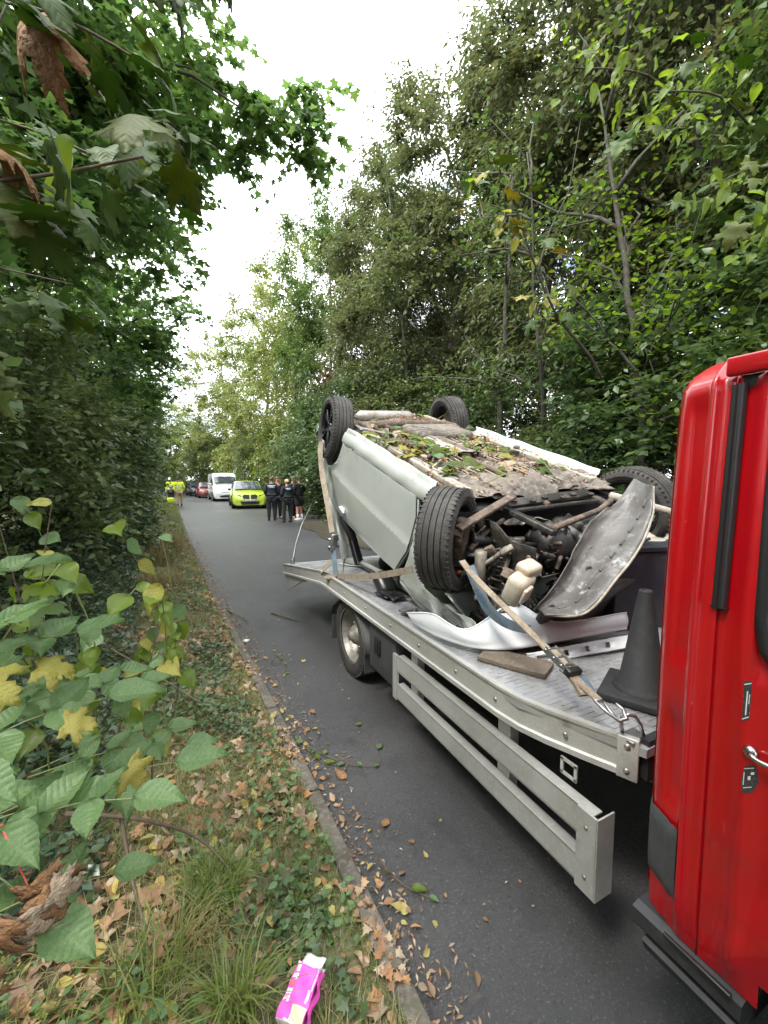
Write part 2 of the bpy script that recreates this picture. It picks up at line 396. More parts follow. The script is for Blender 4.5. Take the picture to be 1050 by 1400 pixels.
B_ = 'tree on the bank beyond the truck, '
place_tree(t_grn, 'broad green tree rising directly behind the red cab roof', (9.6, 1.2, 0), 20, (1.1, 1.1, 1.25))
place_tree(t_big, 'tall dull green tree standing above the red cab and front wheels', (9.6, 5.0, 0), 200, (1.15, 1.1, 1.3))
place_tree(t_wil, 'tallest narrow leaved tree with drooping sprays against the white sky', (10.1, 9.2, 0), 100, (1.1, 1.1, 1.03))
place_tree(t_big, 'dense grey green tree just above the upturned car tail', (9.5, 13.6, 0), 310, (1.1, 1.15, 1.16))
place_tree(t_wil, 'feathery narrow leaved tree standing past the upturned car', (9.0, 18, 0), 190, (1.05, 1.1, 1.06))
place_tree(t_grn, 'green tree above the group of police officers', (8.2, 24, 0), 140, (1.1, 1.1, 1.6))
place_tree(t_aut, 'yellowing tree above the lime green car', (7.9, 30, 0), 60, (1.25, 1.2, 1.75))
place_tree(t_aut, 'yellow green tree behind the white van', (7.0, 38, 0), 160, (1.4, 1.3, 1.75))
place_tree(t_aut, 'pale yellow tree closing the far bend of the lane', (4.5, 52, 0), 240, (1.6, 1.5, 1.7))
place_tree(t_aut, 'pale autumn tree beyond the dark parked car at the bend', (-2.5, 66, 0), 310, (1.5, 1.5, 1.3))
place_tree(t_grn, 'green tree far down the lane beyond the firefighters', (-6.5, 58, 0), 10, (1.4, 1.4, 1.2))
place_tree(t_grn, 'large green tree in the second row behind the red cab', (15, 3.5, 0), 70, (1.3, 1.3, 1.5))
place_tree(t_big, 'tree in the second row showing through gaps over the car underside', (15.5, 9, 0), 70, (1.3, 1.3, 1.4))
place_tree(t_big, 'back row tree filling in beyond the feathery tree', (15, 19, 0), 120, (1.3, 1.3, 1.2))
# under storey of ivy and shrubs along the bank
_b = [(b_ivy, 7.4, .8, 1.25, 'dark ivy thicket pressed behind the red cab'), (b_ivy, 7.6, 3.6, 1.35, 'glossy dark ivy thicket beside the upturned front wheel'),
      (b_hed, 8.3, 6.4, 1.0, 'low dark shrub behind the car underside'), (b_ivy, 8.0, 9.3, 1.15, 'dark shrub behind the far rear wheel'),
      (b_hed, 7.9, 12.4, 1.5, 'tall dark shrub behind the near rear wheel'), (b_ivy, 7.6, 16.0, 1.7, 'dark ivy covered shrub beside the officers'),
      (b_ivy, 7.4, 20.5, 1.7, 'dark thicket right behind the group of officers'), (b_hed, 7.2, 25.5, 1.6, 'green hedge shrub behind the lime green car'),
      (b_brt, 7.2, 31, 1.9, 'bright green shrub between lime car and white van'), (b_hed, 6.6, 36, 1.7, 'hedge shrub beside the white van'),
      (b_brt, 5.6, 43, 1.8, 'light shrub beside the red car'), (b_hed, 3.8, 50, 1.9, 'shrub behind the dark car at the bend')]
for m_, x_, y_, s_, lb in _b:
    place_tree(m_, lb, (x_, y_, .1), x_ * 77 % 360, (s_, s_, s_), 'shrub', name='shrub')
place_tree(b_red, 'dull red leaved shrub high in the hedge above the lime car', (7.0, 21, 5.8), 0, (1.3, 1.3, 1.3), 'shrub', name='shrub')

# overhanging maple side: crown shaped over the verge and the road edge
t_map = make_tree('maple', 51, tw((-3.4, 7.5, -.2), (-3.3, 7.3, 2), (-3.0, 7.2, 4.2), (-2.4, 7, 6.2), (-2.0, 7, 8.5)),
    [((-2.6, 6.5, 6.4), (2.3, 2.6, 2.4), 110), ((-1.3, 6.6, 5.6), (1.7, 1.6, 1.5), 60), ((-.9, 6.6, 7.7), (1.7, 1.6, 1.4), 90), ((-2.4, 5.0, 4.0), (1.3, 2.2, 1.3), 50), ((-.4, 6.4, 6.5), (1.1, .8, 1.1), 34), ((.9, 6.3, 6.6), (.8, .4, .35), 10), ((1.85, 6.1, 6.7), (.25, .3, .6), 6)],
    .30, 85, .125, T_MAPLE5, M['maple'], .17, droop=.5, limbs=26, flat=.5)
place_tree(t_map, 'large maple leaning over the lane with its tip reaching into the sky gap', (-.12, 0, 0))
t_map2 = make_tree('maple_far', 53, tw((-3.4, 0, -.2), (-3.2, 0, 2), (-2.6, 0, 4.2), (-2.2, 0, 6.2), (-2.0, 0, 8.5)),
    [((-2.5, 0, 6.4), (2.3, 2.8, 2.8), 110), ((-2.6, 0, 3.6), (1.5, 2.9, 2.2), 90)], .36, 140, .12, T_MAPLE5, M['maple'], .15, droop=.5, limbs=24)
place_tree(t_map2, 'dark maple over the verge beyond the leaning maple', (.65, 11.5, 0), 0, (1, 1, 1.05))
place_tree(t_map2, 'dark tree over the verge short of the firefighters', (.15, 17.5, 0), 0, (1, 1.1, .95))
place_tree(t_map2, 'dark tree overhanging the firefighters', (-1.1, 25, 0), 0, (1, 1.3, .9))
place_tree(t_aut, 'yellowing tree just past the firefighters', (-3.6, 34, 0), 0, (1, 1, .9))
place_tree(t_aut, 'yellow tree far along the verge on the inside of the bend', (-5, 44, 0), 90, (1.1, 1.1, .95))
place_tree(t_map2, 'dark maple crown directly above the elder leaves', (-2.3, 3.6, 0), 0, (1, .9, .95))
_l = [(b_ivy, -2.9, 3.6, 1.0, 'dark shrub at the back of the verge behind the elder'), (b_hed, -2.0, 5.8, .95, 'dark hedge shrub behind the dry grass'), (b_ivy, -2.1, 8.8, 1.05, 'dark green hedge shrub midway along the verge'),
      (b_hed, -2.2, 12.3, 1.05, 'hedge shrub past the dry grass'), (b_ivy, -2.9, 16.5, 1.2, 'hedge shrub overhanging the verge short of the firefighters'),
      (b_hed, -3.3, 21, 1.4, 'hedge shrub close behind the firefighters'), (b_hed, -4.0, 27, 1.6, 'hedge shrub beside the firefighters'), (b_brt, -5.2, 36, 1.7, 'light shrub on the inside of the bend')]
for m_, x_, y_, s_, lb in _l:
    place_tree(m_, lb, (x_, y_, .15), 0 if x_ > -3 else 40, (s_, s_, s_ * 1.05), 'shrub', name='shrub')

for m_, x_, y_, s_, lb in [(b_brt, -2.5, 58, 2.6, 'pale shrub closing the view where the lane bends'), (b_hed, -7.5, 50, 2.6, 'dark hedge shrub on the inside of the far bend'), (b_hed, 1.5, 60, 2.8, 'far dark shrub behind the parked cars')]:
    place_tree(m_, lb, (x_, y_, .1), 30, (s_, s_, s_), 'shrub', name='shrub')
place_tree(t_big, 'tree rising far behind the bend of the lane', (-12, 74, 0), 30, (1.6, 1.6, 1.3))
# unseen trees and shrubs added round the camera to darken the cab flank
place_tree(t_map2, 'unseen maple added behind the camera to darken the cab flank', (-.6, -3.5, 0), 0, (1, 1.1, 1))
place_tree(t_map2, 'second unseen maple added behind the camera to darken the cab flank', (-.4, -9.5, 0), 0, (1, 1.1, 1))
place_tree(t_grn, 'unseen green tree added beside the truck front for its shade', (10.5, -5, 0), 50, (1.2, 1.2, 1.2))
place_tree(b_ivy, 'unseen dark shrub added opposite the cab to darken its flank', (-4.4, -.9, .1), 0, (1.1, 1.1, 1.1), 'shrub', name='shrub')
place_tree(b_hed, 'unseen hedge shrub added behind the camera to darken the cab flank', (-2.7, -4.2, .1), 0, (1.1, 1.2, 1.1), 'shrub', name='shrub')

# slender trees whose trunks and limbs stand clear of the thicket
M['pale_bark'] = mat('dull_bark', (.085, .075, .058), .9, noise=[(10, (.04, .036, .028), .42, .62), (3, (.06, .075, .035), .5, .7)], bump=[(30, .6), (8, .5)])
def slender(seed, pts, r, label, n=9, leafy=26):
    rs = random.Random(seed); P = [Vector(p) for p in pts]; t = empty('tree', P[0], label, 'tree')
    def loc_(mb, nm, m): o = mb.build(nm, m, t); o.matrix_parent_inverse = Matrix.Translation(-Vector(t.location)); return o
    k = 16; Q = []
    for i in range(k + 1):
        f = i / k * (len(P) - 1); j = min(len(P) - 2, int(f)); q = P[j].lerp(P[j + 1], f - j); Q.append(q + Vector((rs.uniform(-.03, .03), rs.uniform(-.04, .04), 0)))
    mb = MB(); mb.tube(Q, [r * (.85 - .75 * i / k) for i in range(k + 1)], 9); loc_(mb, 'trunk', M['pale_bark'])
    tips = []
    for b in range(n):
        i = rs.randint(int(k * .25), k - 1); a = Q[i]; d = Vector((rs.uniform(-1, .35), rs.uniform(-1, 1), rs.uniform(.1, 1))).normalized(); L = rs.uniform(.9, 2.4)
        B = [a, a + d * L * .18 + Vector((0, 0, .10)), a + d * L * .35 + Vector((rs.uniform(-.1, .1), rs.uniform(-.1, .1), .12)), a + d * L * .7 + Vector((rs.uniform(-.2, .2), rs.uniform(-.2, .2), rs.uniform(-.1, .25))), a + d * L + Vector((rs.uniform(-.3, .3), rs.uniform(-.3, .3), rs.uniform(-.1, .4)))]
        mb = MB(); mb.tube(B, [r * .30, r * .25, r * .2, r * .13, r * .05], 6); loc_(mb, 'limb', M['pale_bark']); tips += [B[2], B[3]]
        for q in range(2):
            e = B[2] + Vector((rs.uniform(-.6, .6), rs.uniform(-.6, .6), rs.uniform(-.2, .6))); mb = MB(); mb.tube([B[1 + q], (B[1 + q] + e) / 2, e], [r * .14, r * .1, r * .04], 5); loc_(mb, 'twig', M['pale_bark']); tips.append(e)
    g = np.random.default_rng(seed); PP = []
    for tp in tips: PP.append(np.array(tp)[None] + g.normal(size=(leafy, 3)) * np.array([.26, .26, .18]))
    PP = np.concatenate(PP); D, Nn = rand_leaves(g, PP, .3, 1.2)
    o = link('crown', leaves_mesh('slender_crown', PP, D, Nn, .10 * (.6 + .7 * g.random(len(PP))), T_OVAL, M['lime_leaf'] if seed % 2 else M['green']), t); o.matrix_parent_inverse = Matrix.Translation(-Vector(t.location))
slender(1, [(7.0, 4.2, 0), (6.9, 4.3, 2.5), (6.6, 4.5, 5), (6.3, 4.9, 8)], .13, 'mossy upright trunk standing behind the front wheels of the upturned car')
slender(2, [(7.6, 6.2, 0), (6.6, 6.0, 2.2), (5.9, 5.7, 4.4), (5.4, 5.5, 7.2)], .085, 'thin pale trunk leaning over the car underside toward the lane')
slender(3, [(6.9, 3.1, 0), (6.6, 3.4, 1.9), (6.1, 4.0, 3.4), (5.6, 4.6, 4.3)], .07, 'crooked low bough arching behind the traffic cone')
slender(4, [(7.4, 8.4, 0), (7.2, 8.1, 3), (6.9, 7.6, 6), (6.8, 7.4, 9)], .12, 'dark leaning trunk above the far rear wheel')
#slender(5, [(7.2, 2.1, 0), (7.1, 2.2, 3), (7.0, 2.4, 6), (6.9, 2.5, 9)], .10, 'straight trunk just beyond the roof of the red cab')
slender(6, [(7.6, 12.5, 0), (7.2, 12.4, 3), (6.8, 12.5, 7), (6.4, 12.7, 11)], .11, 'ivy dark trunk rising beyond the tail of the upturned car', 9, 34)
slender(8, [(-1.9, 4.4, .2), (-1.8, 4.3, 2.2), (-1.4, 4.2, 4.2), (-.9, 4.2, 5.6)], .05, 'thin sapling stem on the verge above the elder leaves', 6, 14)
# ------------------------------------------------------------------ recovery truck
M['red'] = mat('red_paint', (.40, .002, .006), .30, coat=.6, noise=[(14, (.33, .003, .007), .5, .8), (5, (.26, .02, .016), .6, .85), (55, (.50, .10, .09), .70, .76)], bump=[(4, .03)])
M['alu'] = mat('brushed_aluminium', (.50, .49, .46), .42, metal=.65, noise=[(3, (.36, .35, .31), .42, .7), (25, (.60, .59, .56), .55, .8), (9, (.25, .23, .19), .62, .8)], bump=[(60, .12)])
M['alu_paint'] = mat('dull_silver_beam', (.50, .50, .475), .45, metal=.4, noise=[(3, (.38, .37, .34), .45, .72), (40, (.56, .56, .54), .5, .8), (7, (.22, .20, .16), .66, .82)], bump=[(90, .15)])
M['deck'] = mat('worn_deck', (.60, .61, .63), .38, metal=.7, noise=[(2.2, (.28, .27, .25), .45, .66), (12, (.62, .63, .66), .5, .75), (5, (.2, .18, .15), .60, .78)], bump=[(30, .25)])
M['dark'] = mat('chassis_black', (.012, .012, .013), .7)
M['rubber'] = mat('tyre_rubber', (.030, .029, .028), .72, noise=[(9, (.075, .066, .055), .45, .7), (40, (.05, .046, .04), .5, .7)], bump=[(60, .3)])
M['rubber_clean'] = mat('seal_rubber', (.015, .015, .016), .38, bump=[(50, .1)])
M['plastic'] = mat('grey_plastic', (.055, .058, .06), .55, noise=[(8, (.08, .08, .078), .5, .7)], bump=[(200, .25)])
M['skirt'] = mat('dark_skirt_plastic', (.022, .023, .025), .5, noise=[(12, (.05, .05, .048), .5, .75)])
M['rimsteel'] = mat('dusty_steel_rim', (.30, .29, .26), .5, metal=.5, noise=[(10, (.16, .13, .10), .45, .7)], bump=[(40, .3)])
M['rimblack'] = mat('black_alloy', (.018, .018, .02), .32, metal=.3)
M['boltm'] = mat('bolt_metal', (.38, .37, .34), .4, metal=.8)
M['navy'] = mat('navy_paint', (.012, .013, .022), .6, noise=[(5, (.03, .028, .028), .5, .75), (40, (.10, .09, .08), .62, .8)], bump=[(20, .2)])
M['glass'] = mat('dark_glass', (.02, .025, .028), .06, spec=.8)
truck = empty('recovery_truck', (2.2, 2.2, 0), 'red flatbed recovery truck with aluminium deck carrying the upturned car', 'truck')
def tb(mb, name, m, parent=None, **k):
    """truck parts are modelled in world coordinates"""
    o = mb.build(name, m, None, **k); o.parent = parent or truck
    o.matrix_parent_inverse = Matrix.Translation(-Vector(truck.location)) if parent is None else Matrix.Identity(4)
    return o
XB, XF, ZD = 1.20, 3.34, .80
def deckz(y): return ZD if y < 3.8 else ZD - (y - 3.8) * .144
def decky(y):   # x of the near edge
    return XB + (.16 * (1.2 - y) / .42 if y < 1.2 else 0)
ysd = [.78, .9, 1.05, 1.2, 1.8, 2.4, 3.0, 3.8, 4.3, 5.54]
mb = MB()
for i in range(len(ysd) - 1):
    a, b = ysd[i], ysd[i + 1]
    P = [(decky(a), a, deckz(a)), (XF, a, deckz(a)), (XF, b, deckz(b)), (decky(b), b, deckz(b))]
    P += [(p[0], p[1], p[2] - .03) for p in P]
    mb.add(P, [(0, 1, 2, 3), (7, 6, 5, 4), (0, 4, 5, 1), (1, 5, 6, 2), (2, 6, 7, 3), (3, 7, 4, 0)])
deck = tb(mb, 'deck', M['deck'])
mb = MB(); y = .80; k = 0
while y < 5.5:
    x0 = decky(y) + .05
    for j in range(18):
        xa = x0 + j * .118
        if xa + .1 > XF: break
        mb.box((xa + .05 + (.03 if k % 2 else 0), y, deckz(y) + .0012), (.085, .0075, .0028))
    y += .027; k += 1
o = tb(mb, 'tread_ribs', M['deck'], deck); o['kind'] = 'stuff'
# side rail: section swept along the deck edge
def rail(mb, path, side=-1):
    sec = [(0, .012), (.012, .014), (.012, .002), (.004, -.002), (.004, -.098), (.014, -.103), (.014, -.124), (-.02, -.124), (-.02, .012)]
    rows = []
    for i, p in enumerate(path):
        a = Vector(path[max(i - 1, 0)]); b = Vector(path[min(i + 1, len(path) - 1)]); t = (b - a).normalized()
        n = t.cross(Vector((0, 0, 1))).normalized() * -side * -1
        if side * n.x < 0: n = -n
        rows.append([Vector(p) + n * s[0] + Vector((0, 0, s[1])) for s in sec])
    k = len(sec); vs = [v for r in rows for v in r]
    fs = [(i * k + j, i * k + (j + 1) % k, (i + 1) * k + (j + 1) % k, (i + 1) * k + j) for i in range(len(rows) - 1) for j in range(k)]
    fs += [tuple(range(k)), tuple((len(rows) - 1) * k + j for j in range(k - 1, -1, -1))]
    mb.add(vs, fs)
path = [(1.36, .82, ZD), (1.30, .955, ZD), (1.245, 1.09, ZD), (1.212, 1.20, ZD), (1.2, 1.32, ZD), (1.2, 3.72, ZD), (1.2, 3.86, ZD - .006), (1.2, 5.54, deckz(5.54))]
mb = MB(); rail(mb, path); sr = tb(mb, 'side_rail', M['alu_paint'])
mb = MB(); rail(mb, [(XF, y_, deckz(y_)) for y_ in (.82, 3.8, 5.54)], 1); tb(mb, 'side_rail', M['alu_paint'])
for y_ in [1.02, 1.33, 1.62, 1.98, 2.34, 2.75, 3.2, 3.6]:
    mb = MB(); x_ = decky(y_) - .006 - (.0 if y_ > 1.2 else .004)
    mb.lathe([(0, -.004), (.008, -.0035), (.0095, 0), (.0095, .003)], 10, Matrix.Rotation(R(-90), 3, 'Y') @ Matrix.Rotation(R(180), 3, 'X'), (x_, y_, ZD - .055))
    tb(mb, 'bolt', M['boltm'], None)
mb = MB(); mb.bar((1.362, .805, ZD - .055), (1.336, .865, ZD - .055), .026, .15, bev=.003); cp = tb(mb, 'corner_plate', M['alu_paint'])
for zz in (-.012, -.1):
    mb = MB(); mb.lathe([(0, .004), (.009, .003), (.011, 0)], 10, Matrix.Rotation(R(-90), 3, 'Y') @ Matrix.Rotation(R(28), 3, 'X'), (1.335, .83, ZD + zz)); tb(mb, 'bolt', M['boltm'])
mb = MB(); mb.box((2.36, .80, ZD - .05), (1.96, .03, .14)); tb(mb, 'front_beam', M['dark'])
mb = MB(); mb.box((2.27, 5.56, .50), (2.14, .03, .10), bev=.004); mb.box((2.27, 5.5, .36), (2.0, .05, .12)); tb(mb, 'tail_beam', M['alu_paint'])
mb = MB()
mb.prism([(5.54, .42), (5.54, .22), (5.40, .22), (4.5, .58)], lambda u, v: (1.215, u, v), lambda u, v: (1.235, u, v)); tb(mb, 'tail_bracket', M['alu_paint'])
mb = MB()
mb.prism([(5.54, .42), (5.54, .22), (5.40, .22), (4.5, .58)], lambda u, v: (3.3, u, v), lambda u, v: (3.32, u, v)); tb(mb, 'tail_bracket', M['alu_paint'])
for x_ in (1.85, 2.7):
    mb = MB(); mb.box((x_, 2.3, .54), (.08, 4.0, .18)); tb(mb, 'chassis_beam', M['dark'])
for y_ in (1.0, 1.9, 2.6, 3.9, 4.8):
    mb = MB(); mb.box((2.37, y_, deckz(y_) - .07), (1.84, .06, .08)); tb(mb, 'cross_member', M['dark'])
mb = MB(); mb.box((2.25, 1.6, .42), (.6, .9, .36), bev=.05); tb(mb, 'fuel_tank', M['dark'])
# side guard
def grail(z0, z1):
    mb = MB(); a = MB
    mb.bar((1.205, .86, (z0 + z1) / 2), (1.205, 2.25, (z0 + z1) / 2), .006, z1 - z0 - .004)
    mb.box((1.225, 1.55, z1 - .003), (.046, 1.40, .005)); mb.box((1.225, 1.55, z0 + .003), (.046, 1.40, .005))
    tb(mb, 'guard_rail', M['alu_paint'])
grail(.465, .572); grail(.285, .385)
mb = MB(); mb.box((1.196, .868, .428), (.008, .075, .294)); mb.box((1.235, .829, .428), (.086, .006, .294))
tb(mb, 'guard_post', M['alu_paint'])
for zz in (.52, .34):
    mb = MB(); mb.lathe([(0, -.004), (.006, -.003), (.008, 0)], 8, Matrix.Rotation(R(90), 3, 'Y'), (1.190, .868, zz)); tb(mb, 'bolt', M['boltm'])
mb = MB(); mb.box((1.202, 2.275, .428), (.018, .05, .294)); tb(mb, 'guard_post', M['alu_paint'])
for y_ in (1.33, 2.12):
    mb = MB(); mb.box((1.275, y_, .49), (.05, .075, .36)); mb.box((1.235, y_, .50), (.05, .02, .05)); tb(mb, 'guard_bracket', M['alu_paint'])
mb = MB()
for c_ in (((1.262, 1.0, .647), (.006, .07, .012)), ((1.262, 1.0, .593), (.006, .07, .012)), ((1.262, .97, .62), (.006, .012, .06)), ((1.262, 1.03, .62), (.006, .012, .06))): mb.box(*c_)
tb(mb, 'lashing_eye', M['alu_paint'])
# locker and brackets
mb = MB(); mb.box((1.36, 2.56, .47), (.26, .42, .36), bev=.02); lk = tb(mb, 'locker', M['plastic'])
mb = MB(); mb.box((1.222, 2.60, .50), (.012, .09, .12), bev=.004); mb.box((1.214, 2.60, .50), (.008, .05, .07)); tb(mb, 'latch', M['dark'])
# wheels
def tyre_mesh(r, w, name, tread=True, inner=None):
    mb = MB(); inner = inner or r * .64; h = w / 2
    prof = [(inner, -h * .82), (inner + .012, -h * .95), (inner + (r - inner) * .45, -h * 1.04), (r - .028, -h * .98), (r - .008, -h * .86)]
    if tread:
        g = 4
        for i in range(g + 1):
            a = -h * .86 + i * (h * 1.72) / (g + 1) + .001; b = -h * .86 + (i + 1) * (h * 1.72) / (g + 1) - .001
            prof += [(r - (.004 if i in (0, g) else 0), a + .003), (r - (.004 if i in (0, g) else 0), b - .003)]
            if i < g: prof += [(r - .010, b - .0015), (r - .010, b + .0045)]
    else: prof += [(r, -h * .5), (r, h * .5)]
    prof += [(r - .008, h * .86), (r - .028, h * .98), (inner + (r - inner) * .45, h * 1.04), (inner + .012, h * .95), (inner, h * .82), (inner - .004, 0)]
    mb.lathe(prof, 56, closed=True, smooth=True)
    if tread:
        for k in range(56):
            a = 2 * math.pi * (k + .5) / 56
            for sx in (-1, 1):
                c = Vector((math.cos(a) * (r - .009), math.sin(a) * (r - .009), sx * h * .80))
                mb.box(c, (.014, .010, h * .30), Matrix.Rotation(a, 3, 'Z'))
    me = mb.mesh(name, M['rubber']); me.set_sharp_from_angle(angle=R(28)) if hasattr(me, 'set_sharp_from_angle') else None
    return me
AX = Matrix.Rotation(R(90), 3, 'Y')
truck_tyre = tyre_mesh(.345, .19, 'truck_tyre', inner=.225)
def truck_wheel(x, y, side, dual=True):
    w = link('wheel', None, truck); w.location = Vector((x, y, .345)) - Vector(truck.location); w.rotation_euler = (0, R(90 * side), 0)
    link('tyre', truck_tyre, w)
    mb = MB()   # outward = +z
    mb.lathe([(.228, .085), (.236, .088), (.232, .074), (.212, .06), (.205, .02), (.19, -.03), (.17, -.045), (.15, -.04), (.11, -.01), (.085, .03), (.07, .055), (.045, .06), (.04, .085), (0, .088)], 32)
    o = link('rim', mb.mesh('truck_rim', M['rimsteel']), w)
    return w
for x_, sd_ in ((1.345, -1), (3.2, 1)):
    truck_wheel(x_, 3.25, sd_)
    for k in range(6):
        a = 2 * math.pi * k / 6; mb = MB(); mb.lathe([(.011, 0), (.011, .018), (0, .02)], 6, Matrix.Rotation(R(90 * sd_), 3, 'Y'), Vector((x_ + sd_ * .005, 3.25 + math.cos(a) * .105, .345 + math.sin(a) * .105)))
        tb(mb, 'wheel_nut', M['boltm'])
for x_ in (1.57, 2.98):
    o = link('inner_tyre', truck_tyre, truck); o.location = Vector((x_, 3.25, .345)) - Vector(truck.location); o.rotation_euler = (0, R(90), 0)
mb = MB(); mb.tube([(1.3, 3.25, .345), (3.25, 3.25, .345)], .06, 10); mb.lathe([(0, -.16), (.13, -.1), (.16, 0), (.13, .1), (0, .16)], 14, None, (2.27, 3.25, .345)); tb(mb, 'axle', M['dark'])
def mudguard(x0, x1):
    mb = MB()
    def f(u, v):
        a = R(-8 + 176 * u); r = .385 + (.03 if u < .12 or u > .88 else 0); return (x0 + (x1 - x0) * v, 3.25 - math.cos(a) * r, .36 + math.sin(a) * r * .76)
    mb.grid(f, 18, 2, .006)
    for e, xx in ((0, x0), (1, x1)):
        mb.tube([f(i / 18, e) for i in range(19)], .009, 6)
    # hanging skirts before and behind the wheel
    mb.box(((x0 + x1) / 2, 2.865, .30), (x1 - x0, .012, .24)); mb.box(((x0 + x1) / 2, 3.64, .30), (x1 - x0, .012, .22))
    tb(mb, 'mudguard', M['plastic'])
mudguard(1.235, 1.66); mudguard(2.9, 3.3)

# ------------------------------------------------------------------ cab
def cabx(y, z):
    k = max(0, min(1, (z - .50) / .10)); a = cabx_(y, z); return a if k >= 1 or y > .60 else a * k + (1.13 + (.42 * (y - .55) if y > .55 else 0)) * (1 - k)
def cabx_(y, z):
    """x of the near flank of the cab at (y,z)"""
    x = 1.125
    if y > .55: x += .42 * (y - .55)
    if y > .64: x += (y - .64) * 1.2
    # raised flange
    x -= .020 * math.exp(-((y - .543) / .0085) ** 2)
    if .50 < y < .56: x -= .004
    # shallow pressed pockets in the corner panel
    def pocket(z0, z1, d):
        e = .025; a = max(0, min(1, (z - z0) / e)) * max(0, min(1, (z1 - z) / e)); b = max(0, min(1, (y - .556) / .008)) * max(0, min(1, (.618 - y) / .014))
        return d * a * b
    x += pocket(1.22, 1.90, .010) + pocket(.83, 1.09, .014)
    # seam
    x += .014 * math.exp(-((y - .503) / .0020) ** 2)
    # door pressing: convex band then set back to the window
    zb = min(1, max(0, (z - .55) / .15))
    yc = .448 if z > 1.3 else .448 - .018 * (1 - max(0, min(1, (z - 1.0) / .3)))
    if y < .497: x += .012 * (1 - math.exp(-((y - yc) / .020) ** 2)) - .006
    if z > 1.27 and y < .43: x += .012
    # wheel arch flare
    d = math.hypot(y - .0, z - .40)
    if d < .52: x -= .022 * max(0, 1 - abs(d - .46) / .05)
    # tumblehome and roof edge
    if z > 1.35: x += .055 * (z - 1.35)
    if z > 1.93: x += .6 * (z - 1.93) + 6 * (z - 1.93) ** 2
    return x
ycab = [.70, .685, .672, .66, .65, .64, .63, .62, .612, .604, .596, .588, .58, .572, .566, .56, .556, .552, .549, .546, .543, .540, .537, .534, .53, .525, .52, .514, .509, .506, .5045, .503, .5015, .500, .497, .494, .488, .482, .476, .47, .464, .458, .452, .446, .44, .434, .428, .42, .41, .40, .38, .35, .32, .28, .24, .2, .1, 0, -.1, -.2, -.3, -.4, -.5, -.7, -.9]
zcab = [.50, .52, .56, .60, .65, .70, .75, .79, .82, .845, .87, .90, .94, .98, 1.02, 1.05, 1.075, 1.10, 1.15, 1.20, 1.225, 1.25, 1.28, 1.32, 1.4, 1.5, 1.6, 1.7, 1.8, 1.86, 1.885, 1.91, 1.93, 1.945, 1.96, 1.972, 1.984, 1.995]
def wincut(y, z): return -.75 < y < .41 and 1.30 < z < 1.86 and (y < .36 or (1.36 < z < 1.80))
def archcut(y, z): return math.hypot(y, z - .40) < .40
mb = MB(); vs = []; fs = []
ncz = len(zcab)
for y in ycab:
    # rear top corner is rounded
    for z in zcab:
        yy = y
        if z > 1.86 and y > .56: yy = .56 + (y - .56) * max(0.0, 1 - ((z - 1.86) / .15) ** 2 * .85)
        vs.append((cabx(yy, z), yy, z - (.0 if y < .5 else .0)))
for i in range(len(ycab) - 1):
    for j in range(ncz - 1):
        yc, zc = (ycab[i] + ycab[i + 1]) / 2, (zcab[j] + zcab[j + 1]) / 2
        if wincut(yc, zc) or archcut(yc, zc): continue
        fs.append((i * ncz + j, i * ncz + j + 1, (i + 1) * ncz + j + 1, (i + 1) * ncz + j))
mb.add(vs, fs, True); tb(mb, 'cab_side', M['red'])
# far flank, mirrored
XM = 1.125 + 3.30
mb = MB(); mb.add([(XM - v[0], v[1], v[2]) for v in vs], [tuple(reversed(f)) for f in fs], True); tb(mb, 'cab_side', M['red'])
# roof
def roofx(u): return cabx(.3, 1.985) + .004 + (XM - 2 * cabx(.3, 1.985) - .008) * u
mb = MB()
def rf(u, v):
    y = .665 + (-.95 - .665) * v; x = roofx(u); z = 1.982 + .12 * (1 - abs(2 * u - 1) ** 2.6) * min(1, .45 + v * 1.2)
    if v < .12: z -= .05 * (1 - v / .12) ** 2
    return (x, y, z)
mb.grid(rf, 24, 20); roof = tb(mb, 'cab_roof', M['red'])
mb = MB()    # drip rail above the door
for y0, y1 in ((.522, .20), (.19, -.8)):
    mb.bar((1.143, y0, 1.958), (1.143, y1, 1.958), .02, .044, bev=.006)
tb(mb, 'drip_rail', M['red'])
mb = MB(); mb.box((1.165, .15, 1.924), (.012, .70, .028)); tb(mb, 'door_gap_seal', M['rubber_clean'])
# rear wall
mb = MB()
def rwf(u, v):
    z = .50 + 1.40 * v; q = cabx(.66, z) + .02; x = q + (XM - 2 * q) * u; e = min(u, 1 - u)
    return (x, .675 + .012 * min(1, e / .08) + .008 * math.sin(u * 40) * (1 if .15 < u < .85 else 0), z)
mb.grid(rwf, 50, 8); tb(mb, 'cab_rear_wall', M['red'])
# black rubber strip beside the door
mb = MB()
zs = [1.405 + (1.915 - 1.405) * i / 20 for i in range(21)]
def sf(u, v):
    z = 1.402 + .515 * v; y = .514 - .030 * u; b = math.sin(math.pi * min(1, max(0, (u - .35) / .65))) * .012 + (.004 if u < .35 else 0)
    if u in (0, 1): b = -.006
    return (cabx(.52, z) - .004 - b, y, z)
mb.grid(sf, 12, 20); mb.box((cabx(.52, 1.4) + .004, .499, 1.401), (.024, .030, .006)); tb(mb, 'rubber_strip', M['rubber_clean'])
mb = MB(); mb.tube([(cabx(.503, z) - .0012, .5032, z) for z in zcab if z < 1.41], .0016, 5); tb(mb, 'door_gap', M['rubber_clean'])
